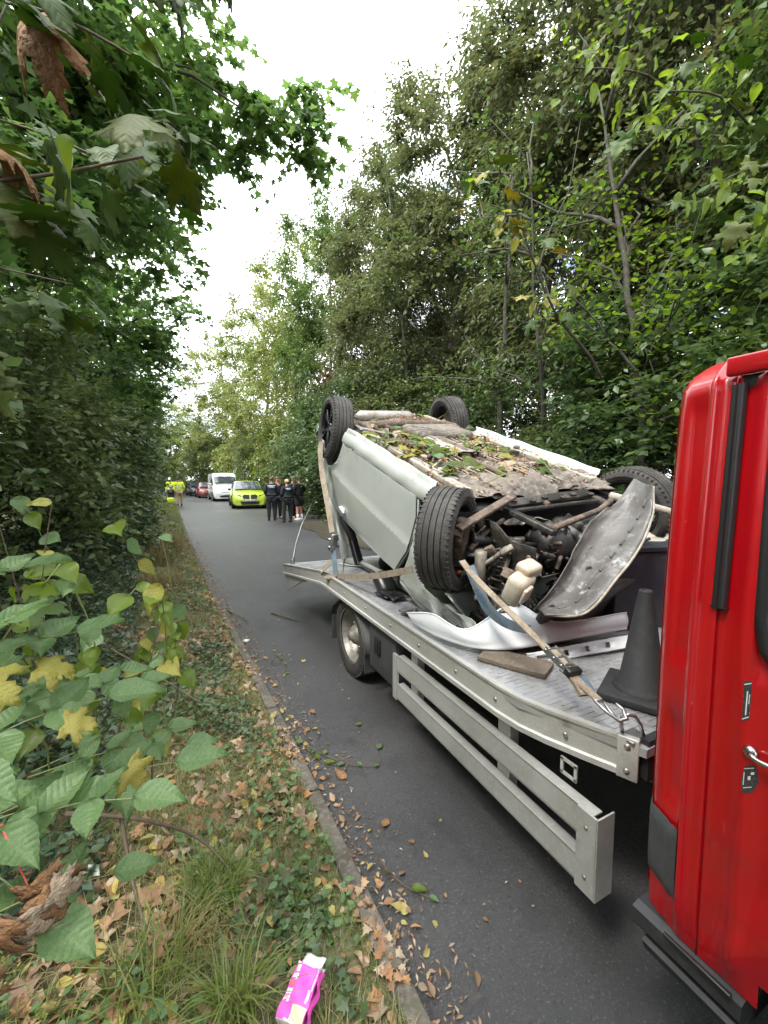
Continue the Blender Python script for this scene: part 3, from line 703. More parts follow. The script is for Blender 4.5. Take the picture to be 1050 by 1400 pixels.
# door window with thick rubber surround
mb = MB()
wp = [(.425, 1.40), (.428, 1.50), (.432, 1.62), (.432, 1.74), (.428, 1.82), (.40, 1.865), (.30, 1.875), (-.3, 1.87), (-.6, 1.84), (-.74, 1.60), (-.76, 1.33), (-.72, 1.28), (0, 1.27), (.32, 1.275), (.385, 1.29), (.412, 1.33)]
wp3 = [(cabx(.3, z) + .002 - (.008 if y > .38 else 0), y, z) for y, z in wp]
mb.tube(wp3 + [wp3[0]], .017, 8, False); tb(mb, 'window_seal', M['rubber_clean'])
mb = MB(); cx_, cy_, cz_ = cabx(.3, 1.6) + .018, -.1, 1.57
mb.add([(cx_, cy_, cz_)] + [(p[0] + .016, p[1], p[2]) for p in wp3], [(0, i + 1, (i + 1) % len(wp3) + 1) for i in range(len(wp3))], True); tb(mb, 'door_window', M['glass'])
# grey corner protector
mb = MB()
def cpf(u, v):
    y = .668 - .112 * u; z = .60 + .195 * v + (.022 * (1 - u) - .01) * (1 if v > .5 else -1) * 0
    e = min(u, 1 - u, v, 1 - v); ridge = .010 * min(1, e / .10)
    if u > .72: ridge += .005 * math.exp(-((u - .80) / .05) ** 2)
    return (cabx(max(.558, y), z) - .006 - ridge, y, z)
mb.grid(cpf, 16, 12); tb(mb, 'corner_protector', M['plastic'])
# sill skirt and step
mb = MB()
mb.prism([(1.138, .498), (1.112, .49), (1.106, .455), (1.115, .442), (1.17, .442), (1.18, .498)], lambda u, v: (u, .655, v), lambda u, v: (u, .40, v)); tb(mb, 'side_skirt', M['skirt'])
mb = MB()
mb.prism([(1.114, .434), (1.104, .425), (1.116, .395), (1.17, .385), (1.18, .434)], lambda u, v: (u, .62, v), lambda u, v: (u, .40, v)); tb(mb, 'lower_skirt', M['skirt'])
mb = MB(); mb.box((1.10, .49, .505), (.012, .15, .010), bev=.003); tb(mb, 'sill_seal', M['rubber_clean'])
# stickers
M['sticker'] = mat('printed_sticker', (.035, .035, .04), .4, noise=[(520, (.30, .30, .30), .60, .64)], coords='Object')
M['sticker_white'] = mat('sticker_print', (.62, .62, .60), .4)
def sticker(pts, lines):
    ss = MB(); ss.add([(cabx(y, z) - .0016, y, z) for y, z in pts], [tuple(range(len(pts)))]); st = tb(ss, 'warning_sticker', M['sticker'])
    for (a, b, w) in lines:
        mb = MB(); (y0, z0), (y1, z1) = a, b
        P = [(cabx(y, z) - .0024, y, z) for y, z in ((y0, z0), (y1, z1), (y1, z1 + w), (y0, z0 + w))]
        mb.add(P, [(0, 1, 2, 3)]); tb(mb, 'printed_line', M['sticker_white'])
sticker([(.4395, 1.155), (.4275, 1.165), (.428, 1.255), (.4405, 1.248)], [((.4385, 1.160), (.4285, 1.169), .0025), ((.4395, 1.240), (.4285, 1.247), .0025), ((.4345, 1.172), (.4325, 1.174), .055), ((.4305, 1.2), (.4295, 1.2), .022)])
sticker([(.430, .99), (.414, 1.0), (.405, 1.03), (.412, 1.065), (.428, 1.056), (.433, 1.02)], [((.428, 1.003), (.415, 1.012), .002), ((.429, 1.048), (.414, 1.057), .002), ((.422, 1.026), (.418, 1.028), .009), ((.429, 1.010), (.4275, 1.012), .03), ((.418, 1.04), (.413, 1.043), .006)])
# chrome lock and lever
M['chrome'] = mat('worn_chrome', (.55, .54, .52), .22, metal=1)
mb = MB(); RX = Matrix.Rotation(R(-90), 3, 'Y'); hx = cabx(.42, 1.09)
mb.lathe([(.0135, -.004), (.0145, .006), (.012, .012), (.006, .014), (0, .014)], 20, RX, (hx, .421, 1.092))
mb.tube([(hx - .012, .421, 1.092), (hx - .016, .412, 1.088), (hx - .017, .40, 1.086), (hx - .017, .36, 1.088), (hx - .010, .33, 1.090)], [.005, .005, .0058, .0062, .005], 10)
tb(mb, 'door_handle', M['chrome'])
# nose of the cab, front wheels, windscreen (beside and behind the camera)
mb = MB()
def nf(u, v):
    x = 1.15 + 3.0 * u; s = abs(2 * u - 1)
    prof = [(-.90, 1.985), (-1.35, 1.30), (-2.05, 1.08), (-2.25, .80), (-2.28, .45)]
    k = v * 4; i = min(3, int(k)); t = k - i; y = prof[i][0] + (prof[i + 1][0] - prof[i][0]) * t; z = prof[i][1] + (prof[i + 1][1] - prof[i][1]) * t
    return (x, y + .22 * s ** 4, z)
mb.grid(nf, 14, 16); tb(mb, 'bonnet', M['red'])
mb = MB()
for x_ in (1.15, 4.15):
    mb = MB(); mb.add([(x_, -.9, 1.985), (x_, -1.13, 1.30), (x_, -1.83, 1.08), (x_, -2.05, .45), (x_, -.9, .5)], [(0, 1, 2, 3, 4)]); tb(mb, 'wing', M['red'])
mb = MB(); mb.grid(lambda u, v: (1.3 + 2.7 * u, -.93 - .40 * v + .2 * abs(2 * u - 1) ** 4, 1.93 - .56 * v + .012), 10, 4); tb(mb, 'windscreen', M['glass'])
truck_wheel(1.26, 0.0, -1); truck_wheel(4.0, 0, 1)
mb = MB(); mb.grid(lambda u, v: (1.16 + .3 * v, -math.cos(math.pi * u) * .405, .40 + math.sin(math.pi * u) * .405), 20, 2); tb(mb, 'arch_liner', M['dark'])
mb = MB(); mb.box((2.65, -.2, .55), (2.7, 1.6, .1)); mb.box((2.65, .45, 1.0), (2.7, .1, .9)); tb(mb, 'cab_floor', M['dark'])

# items on the deck -------------------------------------------------------------
M['cone'] = mat('black_cone_rubber', (.008, .008, .009), .75, noise=[(20, (.016, .016, .016), .5, .7)], bump=[(50, .2)])
cone = empty('traffic_cone', (1.68, 1.0, ZD + .004), 'black rubber traffic cone standing on the deck beside the red cab', 'traffic cone')
mb = MB(); mb.box((0, 0, .018), (.33, .33, .035), (0, 0, R(25)), bev=.012); mb.build('base', M['cone'], cone)
mb = MB(); mb.lathe([(.125, .034), (.118, .05), (.098, .055), (.030, .455), (.027, .462), (.018, .462), (.016, .44), (.08, .06)], 36); mb.build('cone_body', M['cone'], cone)
cone.scale = (.86, .86, .97)
bx = empty('storage_box', (2.72, 1.62, ZD), 'dark navy steel box on the deck behind the traffic cone', 'storage box')
mb = MB(); mb.box((0, 0, .24), (.85, .42, .47), (0, 0, R(-14)), bev=.01); mb.build('box_body', M['navy'], bx)
mb = MB(); mb.box((0, 0, .49), (.88, .45, .028), (0, 0, R(-14)), bev=.006); mb.build('box_lid', M['navy'], bx)
M['wood'] = mat('grey_weathered_wood', (.13, .105, .08), .85, noise=[(3, (.09, .07, .05), .4, .7), (40, (.22, .18, .13), .5, .8)], bump=[(30, .6)])
pk = MB(); rp = random.Random(2)
pk.bar((1.35, 1.60, ZD + .016), (1.50, 1.31, ZD + .016), .15, .024, bev=.003)
tag(pk.build('wood_plank', M['wood']), 'short weathered wooden board lying on the deck under the white bumper', 'plank')
# ------------------------------------------------------------------ upturned car
M['silver'] = mat('silver_grey_paint', (.50, .53, .50), .30, metal=.30, coat=.35, noise=[(2.5, (.44, .46, .42), .5, .75), (30, (.36, .34, .29), .60, .85), (7, (.38, .36, .31), .62, .8), (16, (.28, .25, .20), .66, .74)], bump=[(3, .06)])
M['white_skin'] = mat('pale_bumper_paint', (.66, .69, .71), .38, coat=.2, noise=[(4, (.42, .43, .43), .55, .8), (35, (.18, .17, .15), .66, .74)])
M['under'] = mat('muddy_underside', (.17, .145, .12), .88, noise=[(3, (.08, .07, .06), .42, .62), (22, (.27, .24, .20), .5, .75), (8, (.04, .035, .03), .56, .72)], bump=[(18, .9), (70, .6)])
M['under_pale'] = mat('dusty_floor_rib', (.30, .28, .24), .8, noise=[(5, (.18, .14, .10), .45, .7), (28, (.42, .38, .32), .5, .75)], bump=[(30, .5)])
M['rust'] = mat('rusty_steel', (.12, .085, .065), .85, noise=[(8, (.05, .04, .033), .4, .65), (30, (.24, .18, .13), .5, .75)], bump=[(35, .8)])
M['engine'] = mat('oily_engine_black', (.022, .021, .020), .45, noise=[(7, (.09, .078, .062), .48, .68), (28, (.13, .115, .095), .60, .74)], bump=[(25, .5)])
M['cast'] = mat('cast_alloy', (.22, .20, .17), .6, metal=.4, noise=[(9, (.08, .07, .055), .45, .65)], bump=[(35, .5)])
M['heat'] = mat('heat_shield', (.36, .34, .31), .5, metal=.4, noise=[(6, (.22, .18, .14), .45, .7)], bump=[(24, .5)])
M['milky'] = mat('milky_plastic', (.46, .43, .36), .5, noise=[(7, (.34, .26, .17), .48, .68)], bump=[(8, .2)])
M['tray'] = mat('scuffed_grey_moulding', (.085, .08, .074), .45, noise=[(3.5, (.06, .055, .05), .42, .6), (14, (.17, .165, .155), .52, .68), (45, (.36, .36, .34), .66, .71), (9, (.30, .30, .29), .64, .72)], bump=[(14, .35), (60, .2)])
M['web'] = mat('dirty_webbing', (.27, .225, .165), .85, noise=[(14, (.15, .115, .08), .42, .68), (90, (.33, .29, .23), .5, .7)], bump=[(160, .5)])
M['webblue'] = mat('faded_blue_webbing', (.10, .16, .22), .8, noise=[(14, (.18, .20, .20), .45, .7)], bump=[(150, .4)])
M['galv'] = mat('galvanised_steel', (.36, .36, .36), .38, metal=.85, noise=[(20, (.20, .17, .14), .55, .75)])
M['cloth_dark'] = mat('seat_fabric', (.018, .018, .02), .9)
M['orange'] = mat('orange_lens', (.75, .12, .01), .3)
BM = Matrix(((.998, -.021, .063), (0, .948, .317), (-.066, -.317, .946)))   # rows: car axes in world (lateral, rearwards, underside up)
ax = Vector(BM[0]).normalized(); ay = Vector(BM[1]); ay = (ay - ax * ax.dot(ay)).normalized(); az = ax.cross(ay)
FL = Vector((1.40, 1.99, 1.36))
car = empty('wrecked_car', (0, 0, 0), 'silver grey hatchback upside down on the truck bed, its muddy underside strewn with leaves', 'car')
car.matrix_world = Matrix(((ax.x, ay.x, az.x, FL.x), (ax.y, ay.y, az.y, FL.y), (ax.z, ay.z, az.z, FL.z), (0, 0, 0, 1)))
def cl(P): d = Vector(P) - FL; return Vector((d.dot(ax), d.dot(ay), d.dot(az)))    # world -> car
def zbed(x, y):       # local z of the deck under (x,y)
    z = -.5
    for _ in range(6):
        w = FL + ax * x + ay * y + az * z; z -= (w.z - deckz(w.y)) / az.z
    return z
rc = random.Random(12)
def crease(x, y, s=1, f=9): return s * (abs(math.sin(f * x + .8 * f * y)) + .7 * abs(math.sin(1.7 * f * y - 1.2 * f * x + 1)) - .8)
def crump(x, y, s=1, f=9): return s * (.5 * math.sin(f * x + 1.3 * f * y) + .3 * math.sin(2.3 * f * y - 1.7 * f * x + 1) + .2 * math.sin(4.1 * f * x + .6))
def sidex(y, z):
    """body side section of the upturned car (x outward is negative)"""
    x = float(np.interp(z, [-.70, -.62, -.52, -.33, -.22, -.17, -.02, .12, .20, .26], [.03, -.01, -.045, -.060, -.064, -.050, -.036, -.022, .005, .02]))
    if y > 2.0: x += .16 * (y - 2.0) ** 2
    if y < .25: x += .10 * (y - .25) ** 2
    return x
def side_set(mir):
    X = (lambda x: 1.54 - x) if mir else (lambda x: x)
    def part(poly, step, fn, name, m=M['silver'], th=.006, parent=car, holes=()):
        mb = MB()
        if mir: panel_mesh(mb, poly[::-1], lambda u, v: fn(u, v), step, -th, holes=holes)
        else: panel_mesh(mb, poly, fn, step, -th, holes=holes)
        o = mb.build(name, m, parent); o.data.set_sharp_from_angle(angle=R(9)); return o
    arc = [(2.17 + .375 * math.cos(a), .18 + .375 * math.sin(a)) for a in [R(175 + i * 13.5) for i in range(13)]]
    q = [(1.60, .25), (1.80, .25)] + arc + [(2.60, .16), (2.68, -.05), (2.66, -.28), (2.54, -.46), (2.38, -.55), (2.05, -.60), (1.86, -.66), (1.80, -.60), (1.79, -.33), (1.70, -.1), (1.555, .12)]
    dent = lambda y, z: (.035 * math.exp(-((y - 2.35) ** 2 + (z + .33) ** 2) / .02) + .02 * math.exp(-((y - 2.1) ** 2 + (z + .36) ** 2) / .006) + crease(y, z, .016, 10) * max(0, min(1, (y - 1.9) * 4)))
    part(q, .03, lambda u, v: (X(sidex(u, v) + dent(u, v) - .012 * math.exp(-((math.hypot(u - 2.17, v - .18) - .39) / .02) ** 2)), u, v), 'quarter_panel')
    d = [(1.535, .118), (.36, .128), (.315, 0), (.33, -.25), (.50, -.50), (1.0, -.565), (1.55, -.61), (1.785, -.61), (1.772, -.33), (1.685, -.1)]
    dd = lambda y, z: (-.016 + .006 * math.exp(-((y - .6) ** 2 + (z + .3) ** 2) / .02) + crump(y, z, .0015, 6))
    door = part(d, .032, lambda u, v: (X(sidex(u, v) + dd(u, v)), u, v), 'door')
    mb = MB(); mb.tube([(X(sidex(u, v) + .006), .98 + (u - .98) * 1.022, -.24 + (v + .24) * 1.035) for u, v in d + d[:1]], .0075, 6, False); mb.build('door_shadow_gap', M['rubber_clean'], door)  # black tube behind the door outline, standing in for the shadow gap
    # lipped edge of the door
    mb = MB(); mb.tube([(X(sidex(u, v) + .004), u, v) for u, v in d + d[:1]], .007, 6, False); mb.build('door_edge', M['silver'], door)
    mb = MB(); mb.box((X(-.082), 1.60, -.475), (.02, .13, .026), (R(6), 0, 0), bev=.008); mb.box((X(-.072), 1.60, -.475), (.006, .10, .05), bev=.002); mb.build('door_handle', M['white_skin'], door)
    # sill with a folded flange
    mb = MB(); sec = [(-.028, .128), (-.034, .15), (-.020, .19), (.0, .222), (.028, .232), (.032, .262), (.038, .262), (.042, .225), (.08, .21), (.08, .13)]
    rows = []
    for i in range(25):
        y = .24 + (1.82 - .24) * i / 24
        rows.append([(X(sx + .004 * math.sin(y * 19 + sz * 30)), y, sz + .004 * math.sin(y * 13)) for sx, sz in sec])
    k = len(sec); mb.add([p for r in rows for p in r], [(i * k + j, (i + 1) * k + j, (i + 1) * k + j + 1, i * k + j + 1) for i in range(24) for j in range(k - 1)], True)
    mb.build('sill', M['silver'], car)
    # front wing, crumpled
    f = [(.31, .10), (.30, -.25), (.36, -.42), (.44, -.56), (.20, -.56), (-.02, -.52), (-.28, -.50), (-.46, -.42), (-.44, -.33), (-.25, -.36), (0, -.41), (.18, -.36), (.27, -.2), (.30, -.02)]
    wing = part(f, .035, lambda u, v: (X(sidex(u, v) - .01 + crease(u, v, .034, 13) * max(.2, min(1, (.3 - u) * 2))), u, v), 'front_wing')
    # arch liner
    mb = MB(); mb.grid(lambda u, v: (X(.02 + .30 * v), 2.17 + .365 * math.cos(R(170 + 190 * u)), .18 + .365 * math.sin(R(170 + 190 * u))), 16, 2, .004); mb.build('arch_liner', M['dark'], car)
    # pillars and window frames
    mb = MB()
    zb = lambda x, y: zbed(x, y) + .05
    mb.tube([(X(-.02), .42, -.55), (X(.02), .25, -.60), (X(.05), .05, -.62), (X(.06), -.2, -.60)], [.035, .04, .045, .04], 8)
    mb.build('windscreen_pillar', M['silver'], car)
    mb = MB(); mb.tube([(X(-.01), 1.74, -.60), (X(.06), 1.66, -.8), (X(.14), 1.62, zb(.14, 1.6))], [.05, .045, .05], 8); mb.build('door_pillar', M['cloth_dark'], car)
    mb = MB(); mb.tube([(X(.02), 2.32, -.56), (X(.10), 2.25, -.85), (X(.20), 2.15, zb(.2, 2.1))], [.07, .06, .05], 8); mb.build('rear_pillar', M['silver'], car)
    mb = MB(); mb.tube([(X(.06), -.2, -.60), (X(.10), .3, zb(.1, .3)), (X(.14), .9, zb(.1, .9)), (X(.16), 1.6, zb(.1, 1.6)), (X(.22), 2.2, zb(.1, 2.2))], [.035] * 5, 8); mb.build('roof_rail', M['silver'], car)
    mb = MB(); mb.tube([(X(-.02), .52, -.56), (X(.07), .62, zb(.1, .62)), (X(.1), 1.55, zb(.1, 1.5)), (X(.0), 1.70, -.62)], .012, 6); mb.build('window_frame', M['rubber_clean'], door)
side_set(False); side_set(True)
# floor with ribs, tunnel and spare wheel well
def floorz(x, y):
    z = .185
    if 1.05 < y < 1.9: z += .012 * math.sin((x * 13) * 2)
    if y < 1.9:
        for c in (.20, .42, 1.12, 1.34): z += .022 * (1 / (1 + math.exp(-(.035 - abs(x - c)) * 240)))
    z -= .085 * math.exp(-((x - .77) / .09) ** 4) * (1 if y < 2.0 else 0)
    if y > 1.98: z += .055 * math.exp(-(((x - .9) / .33) ** 4 + ((y - 2.36) / .26) ** 4))
    if .9 < y < 1.02: z += .014
    z += crump(x, y, .006, 8)
    return z
mb = MB(); mb.grid(lambda u, v: (.04 + 1.46 * u, .12 + 2.5 * v, floorz(.04 + 1.46 * u, .12 + 2.5 * v)), 100, 110, .004); mb.build('floor_pan', M['under'], car)
for x_, w_ in ((.20, .075), (1.34, .075)):
    mb = MB(); mb.bar((x_, .15, .215), (x_, 1.75, .215), w_, .04, bev=.006); mb.bar((x_, 1.75, .21), (x_ + (.05 if x_ < .8 else -.05), 2.55, .225), .06, .04, bev=.006); mb.build('chassis_rail', M['under_pale'], car)
for y_, x0, x1 in ((.62, .24, .66), (.62, .88, 1.30), (1.28, .24, .66), (1.28, .88, 1.3)):
    mb = MB(); mb.bar((x0, y_, .21), (x1, y_, .21), .05, .022, bev=.006); mb.build('floor_brace', M['under_pale'], car)
for x0, x1, y0, y1 in ((.46, .64, .2, 1.2), (.92, 1.08, .2, 1.6)):
    mb = MB()
    for k in range(4): xx = x0 + (x1 - x0) * k / 3; mb.tube([(xx, y0, .215), (xx + .01, (y0 + y1) / 2, .208), (xx, y1, .215)], .006, 6)
    tag(mb.build('pipe_run', M['under_pale'], car), kind='stuff')
mb = MB(); mb.tube([(.70, -.05, .16), (.76, .3, .19), (.78, 1.0, .185), (.80, 1.6, .20), (.62, 1.85, .215), (.48, 2.05, .23)], .02, 10); mb.build('exhaust_pipe', M['rust'], car)
mb = MB(); mb.tube([(.79, .95, .19), (.79, 1.0, .19), (.79, 1.4, .195), (.79, 1.45, .195)], [.03, .06, .06, .03], 12); mb.build('silencer', M['rust'], car)
mb = MB(); mb.tube([(.35, 2.42, .24), (.40, 2.45, .25), (1.0, 2.45, .25), (1.05, 2.42, .24)], [.04, .06, .06, .04], 14); mb.build('rear_silencer', M['heat'], car)
mb = MB(); mb.box((.95, 1.72, .225), (.62, .42, .10), bev=.04); mb.build('fuel_tank', M['under'], car)
mb = MB(); mb.tube([(.08, 2.15, .20), (.3, 2.06, .23), (.77, 2.02, .25), (1.24, 2.06, .23), (1.46, 2.15, .20)], [.032, .04, .045, .04, .032], 10); mb.build('axle_beam', M['rust'], car)
for s in (.26, 1.28):
    mb = MB(); mb.tube([(s, 1.68, .20), (s - .0, 1.9, .25), (s, 2.14, .23)], [.022, .03, .034], 8); mb.build('trailing_arm', M['rust'], car)
    mb = MB(); mb.tube([(s + (.06 if s < .7 else -.06), 2.1, .22), (s + (.06 if s < .7 else -.06), 2.12, -.05)], .045, 10); mb.build('coil_spring', M['engine'], car)
mb = MB(); mb.grid(lambda u, v: (.62 + .30 * u, .95 + .6 * v, .222 + .02 * math.sin(u * 3.14) + crump(u, v, .006, 9)), 8, 10, .003); mb.build('heat_shield', M['heat'], car)
rf_ = random.Random(77)
for k in range(42):      # clips, brackets and caked lumps over the floor
    x_, y_ = rf_.uniform(.12, 1.42), rf_.uniform(.2, 2.5); d_ = (rf_.uniform(.03, .14), rf_.uniform(.03, .12), rf_.uniform(.012, .04))
    mb = MB(); mb.box((x_, y_, floorz(x_, y_) + d_[2] * .4), d_, (rf_.uniform(-.15, .15), rf_.uniform(-.15, .15), rf_.uniform(0, 3)), bev=.005); mb.build('floor_bracket', rf_.choice([M['under'], M['under_pale'], M['rust'], M['heat'], M['engine']]), car)
for k in range(7):
    x_, y_ = rf_.uniform(.2, 1.2), rf_.uniform(.3, 1.8)
    mb = MB(); mb.tube([(x_, y_, .235), (x_ + rf_.uniform(-.2, .2), y_ + .25, .24), (x_ + rf_.uniform(-.3, .3), y_ + rf_.uniform(.4, .7), .235)], rf_.choice([.007, .010, .015]), 7); mb.build('brake_line', rf_.choice([M['engine'], M['rust'], M['under_pale']]), car)
# crumpled plastic sheets over the front of the floor
mb = MB(); mb.grid(lambda u, v: (.18 + 1.25 * u, .08 + .30 * v + .05 * math.sin(u * 11) + .025 * math.sin(u * 31), .222 + .016 * (1 if int(u * 12) % 2 else 0) + crump(u * 1.4, v, .016, 15) - .05 * (1 - v) ** 2), 60, 16, .004); mb.build('torn_undershield', M['under'], car)
# roof on the deck, bonnet crushed, tail
mb = MB(); mb.grid(lambda u, v: (.12 + 1.3 * u, .0 + 2.25 * v, zbed(.12 + 1.3 * u, .0 + 2.25 * v) + .02 + crump(u, v, .01, 9)), 16, 20, .004); mb.build('roof', M['silver'], car)
mb = MB(); mb.grid(lambda u, v: (.05 + 1.42 * u, 2.62 - .06 * math.sin(v * 3) + .05 * math.sin(u * 3.14), .16 - .74 * v + .01 * math.sin(u * 20)), 20, 12, .006); mb.build('tailgate', M['silver'], car)
mb = MB(); mb.grid(lambda u, v: (.0 + 1.52 * u, 2.70 + .07 * math.sin(u * 3.14), .10 - .34 * v), 20, 6, .006); mb.build('rear_bumper', M['silver'], car)
# cabin: seats, dashboard
for x_ in (.40, 1.14):
    s = MB(); s.box((x_, .95, -.42), (.44, .46, .14), bev=.05); s.box((x_, 1.20, -.74), (.42, .14, .5), (R(14), 0, 0), bev=.05); so = s.build('seat', M['cloth_dark'], car)
    s = MB(); s.box((x_, 1.27, -1.0), (.24, .09, .12), bev=.035); s.build('headrest', M['cloth_dark'], so)
s = MB(); s.box((.77, .32, -.42), (1.36, .30, .25), bev=.06); s.build('dashboard', M['cloth_dark'], car)
s = MB(); s.box((.77, .9, -.1), (1.42, 1.7, .45)); s.build('cabin_trim', M['cloth_dark'], car)
s = MB(); s.box((.77, 2.0, -.45), (1.30, .5, .5), bev=.05); s.build('rear_seat', M['cloth_dark'], car)
# door mirror crushed on the deck
mb = MB(); p = cl((1.44, 2.92, .86)); mb.box(p, (.16, .22, .12), (.4, .2, .1), bev=.045); mb.build('door_mirror', M['rubber_clean'], car)
# wheels of the car -----------------------------------------------------------
car_tyre = tyre_mesh(.315, .205, 'car_tyre', inner=.225)
mb = MB()
mb.lathe([(.226, .088), (.232, .09), (.226, .078), (.208, .066), (.204, -.06), (.222, -.085), (.232, -.088), (.226, -.094), (.214, -.088), (.198, -.06), (.198, .06)], 40)
rim_me = mb.mesh('alloy_barrel', M['rimblack'])
mb = MB()
for k in range(5):
    for dlt in (-.16, .16):
        a = 2 * math.pi * k / 5; a2 = a + dlt
        mb.bar((math.cos(a) * .04, math.sin(a) * .04, .062), (math.cos(a2) * .212, math.sin(a2) * .212, .070), .022, .022, bev=.004)
mb.lathe([(.062, .045), (.06, .068), (.035, .074), (.030, .068), (0, .068)], 20)
spoke_me = mb.mesh('alloy_spokes', M['rimblack'])
mb = MB(); mb.lathe([(0, -.01), (.115, -.01), (.12, 0), (.12, .012), (.07, .016), (.06, .04), (0, .045)], 28); disc_me = mb.mesh('brake_disc', M['rust'])
def car_wheel(c, outer, cam_=0):
    """outer = direction the outside face looks to, in car axes"""
    w = link('wheel', None, car); q = Vector(outer).to_track_quat('Z', 'Y'); w.location = c; w.rotation_euler = q.to_euler()
    link('tyre', car_tyre, w); link('rim', rim_me, w); link('spokes', spoke_me, w); link('brake_disc', disc_me, w)
    return w
def dl(v): v = Vector(v); return Vector((v.dot(ax), v.dot(ay), v.dot(az)))
car_wheel((.02, 2.17, .18), dl((-1, .05, .10))); car_wheel((1.46, 2.30, .19), dl((1, -.08, .12)))
car_wheel((0, 0, 0), dl((-.60, .80, .05))).scale = (.95, .95, 1); car_wheel((1.64, 0, .02), dl((1, .10, .18)))
# hub, arm, driveshaft of the torn front corner (hub axis follows the steered wheel)
o_ = dl((-.60, .80, .05)).normalized()
mb = MB(); mb.tube([-o_ * .02, -o_ * .10], [.055, .045], 12); mb.box(-o_ * .075, (.07, .08, .26), (0, 0, .6), bev=.015); mb.build('hub_carrier', M['rust'], car)
mb = MB(); h_ = -o_ * .11; g_ = Vector((.60, -.25, -.02))
pts = [h_ + (g_ - h_) * t for t in (0, .08, .16, .22, .27)]
mb.tube([h_ + (g_ - h_) * (i / 40) for i in range(2, 12)], [.040 + (.010 if i % 2 else -.002) - .0022 * i for i in range(10)], 14); mb.build('joint_boot', M['rubber_clean'], car)
mb = MB(); mb.tube([h_ + (g_ - h_) * .25, h_ + (g_ - h_) * .32, h_ + (g_ - h_) * .60, g_], [.017, .013, .014, .016], 10); mb.build('drive_shaft', M['engine'], car)
mb = MB(); mb.bar((-.03, -.12, .115), (.42, -.02, .235), .055, .022, bev=.006); mb.bar((-.03, -.12, .10), (.0, -.1, .07), .04, .05); mb.build('control_arm', M['rust'], car)
mb = MB(); mb.tube([(.06, -.14, -.02), (.20, -.1, .06), (.34, -.06, .10)], [.018, .012, .015], 8); mb.build('tie_rod', M['rust'], car)
mb = MB(); mb.tube([(.09, -.20, .0), (.10, -.22, -.16), (.12, -.24, -.30)], [.034, .034, .026], 12); mb.tube([(.12, -.24, -.26), (.14, -.26, -.44)], .012, 8); mb.build('suspension_strut', M['cast'], car)
mb = MB(); mb.tube([(.20 + .055 * math.cos(t * .9), -.24 + .055 * math.sin(t * .9), .0 - t * .0085) for t in range(40)], .008, 6); mb.build('coil_spring', M['engine'], car)
# gearbox, engine, subframe
mb = MB(); mb.lathe([(0, -.13), (.06, -.13), (.10, -.10), (.135, -.05), (.14, .02), (.12, .05), (.14, .06), (.14, .075), (.10, .08), (.06, .11), (0, .11)], 26, Matrix.Rotation(R(70), 3, 'Y') @ Matrix.Rotation(R(20), 3, 'X'), (.62, -.22, -.02)); mb.build('gearbox', M['engine'], car)
mb = MB()
for k in range(7): mb.box((.60 + .02 * math.cos(k), -.22 + .11 * math.cos(k * .9), -.02 + .11 * math.sin(k * .9)), (.2, .016, .03), (k * .9, 0, 0), bev=.004)
mb.build('casing_ribs', M['engine'], car)
mb = MB(); mb.box((.92, -.25, -.10), (.46, .40, .34), (.1, .1, .05), bev=.05); mb.box((.92, -.30, .09), (.36, .24, .08), bev=.03); mb.build('engine_block', M['engine'], car)
mb = MB(); mb.box((.77, .02, .17), (.80, .07, .03), (.3, 0, .04), bev=.006); mb.box((.77, -.06, .155), (.72, .05, .02), (-.3, 0, .0), bev=.005); mb.box((.40, -.18, .15), (.05, .40, .035), (0, .1, .1), bev=.006); mb.box((1.16, -.2, .15), (.05, .40, .035), (0, 0, -.1), bev=.006)
for k in range(6): mb.lathe([(.012, 0), (.022, .0), (.022, .014), (.012, .014)], 12, None, (.45 + k * .13, .0 - .03 * (k % 2), .188), closed=True)
mb.build('subframe', M['engine'], car)
mb = MB(); mb.tube([(.42, -.30, .12), (.9, -.26, .19), (1.35, -.05, .17)], [.02, .018, .02], 8); mb.build('anti_roll_bar', M['rust'], car)
mb = MB(); mb.bar((.60, -.46, .08), (1.0, -.34, .14), .04, .018, bev=.004); mb.build('engine_mount', M['cast'], car)
mb = MB(); mb.box((.35, -.15, -.22), (.22, .24, .26), (.3, .2, .1), bev=.03); mb.box((.25, -.30, -.35), (.20, .20, .22), (.3, .5, .1), bev=.03); mb.build('air_box', M['engine'], car)
mb = MB(); mb.grid(lambda u, v: (.44 + .3 * u, -.12 + .26 * v, .05 + .07 * math.sin(u * 3 + .4) - .1 * v + crump(u, v, .012, 9)), 12, 10, .004); mb.build('heat_shield', M['heat'], car)
rr = random.Random(5)
for k in range(64):   # hoses and cables
    a = Vector((rr.uniform(.1, .95), rr.uniform(-.42, -.02), rr.uniform(-.38, .05))); d = Vector((rr.uniform(-.2, .2), rr.uniform(-.12, .12), rr.uniform(-.22, .12)))
    mb = MB(); mb.tube([a, a + d * .4 + Vector((rr.uniform(-.06, .06), rr.uniform(-.06, .02), .03)), a + d * .8 + Vector((rr.uniform(-.05, .05), 0, -.02)), a + d * 1.2], rr.choice([.004, .006, .009, .014]), 7)
    mb.build('hose', rr.choice([M['engine'], M['engine'], M['cast'], M['rubber_clean'], M['rust']]), car)
for k in range(84):   # brackets and lumps
    c = (rr.uniform(.08, 1.2), rr.uniform(-.45, .02), rr.uniform(-.45, .08)); d = (rr.uniform(.02, .09), rr.uniform(.015, .07), rr.uniform(.015, .06))
    mb = MB(); mb.box(c, d, (rr.uniform(-1, 1), rr.uniform(-1, 1), rr.uniform(-1, 1)), bev=min(d) * .25); mb.build('engine_bracket', rr.choice([M['engine'], M['engine'], M['cast'], M['rust']]), car)
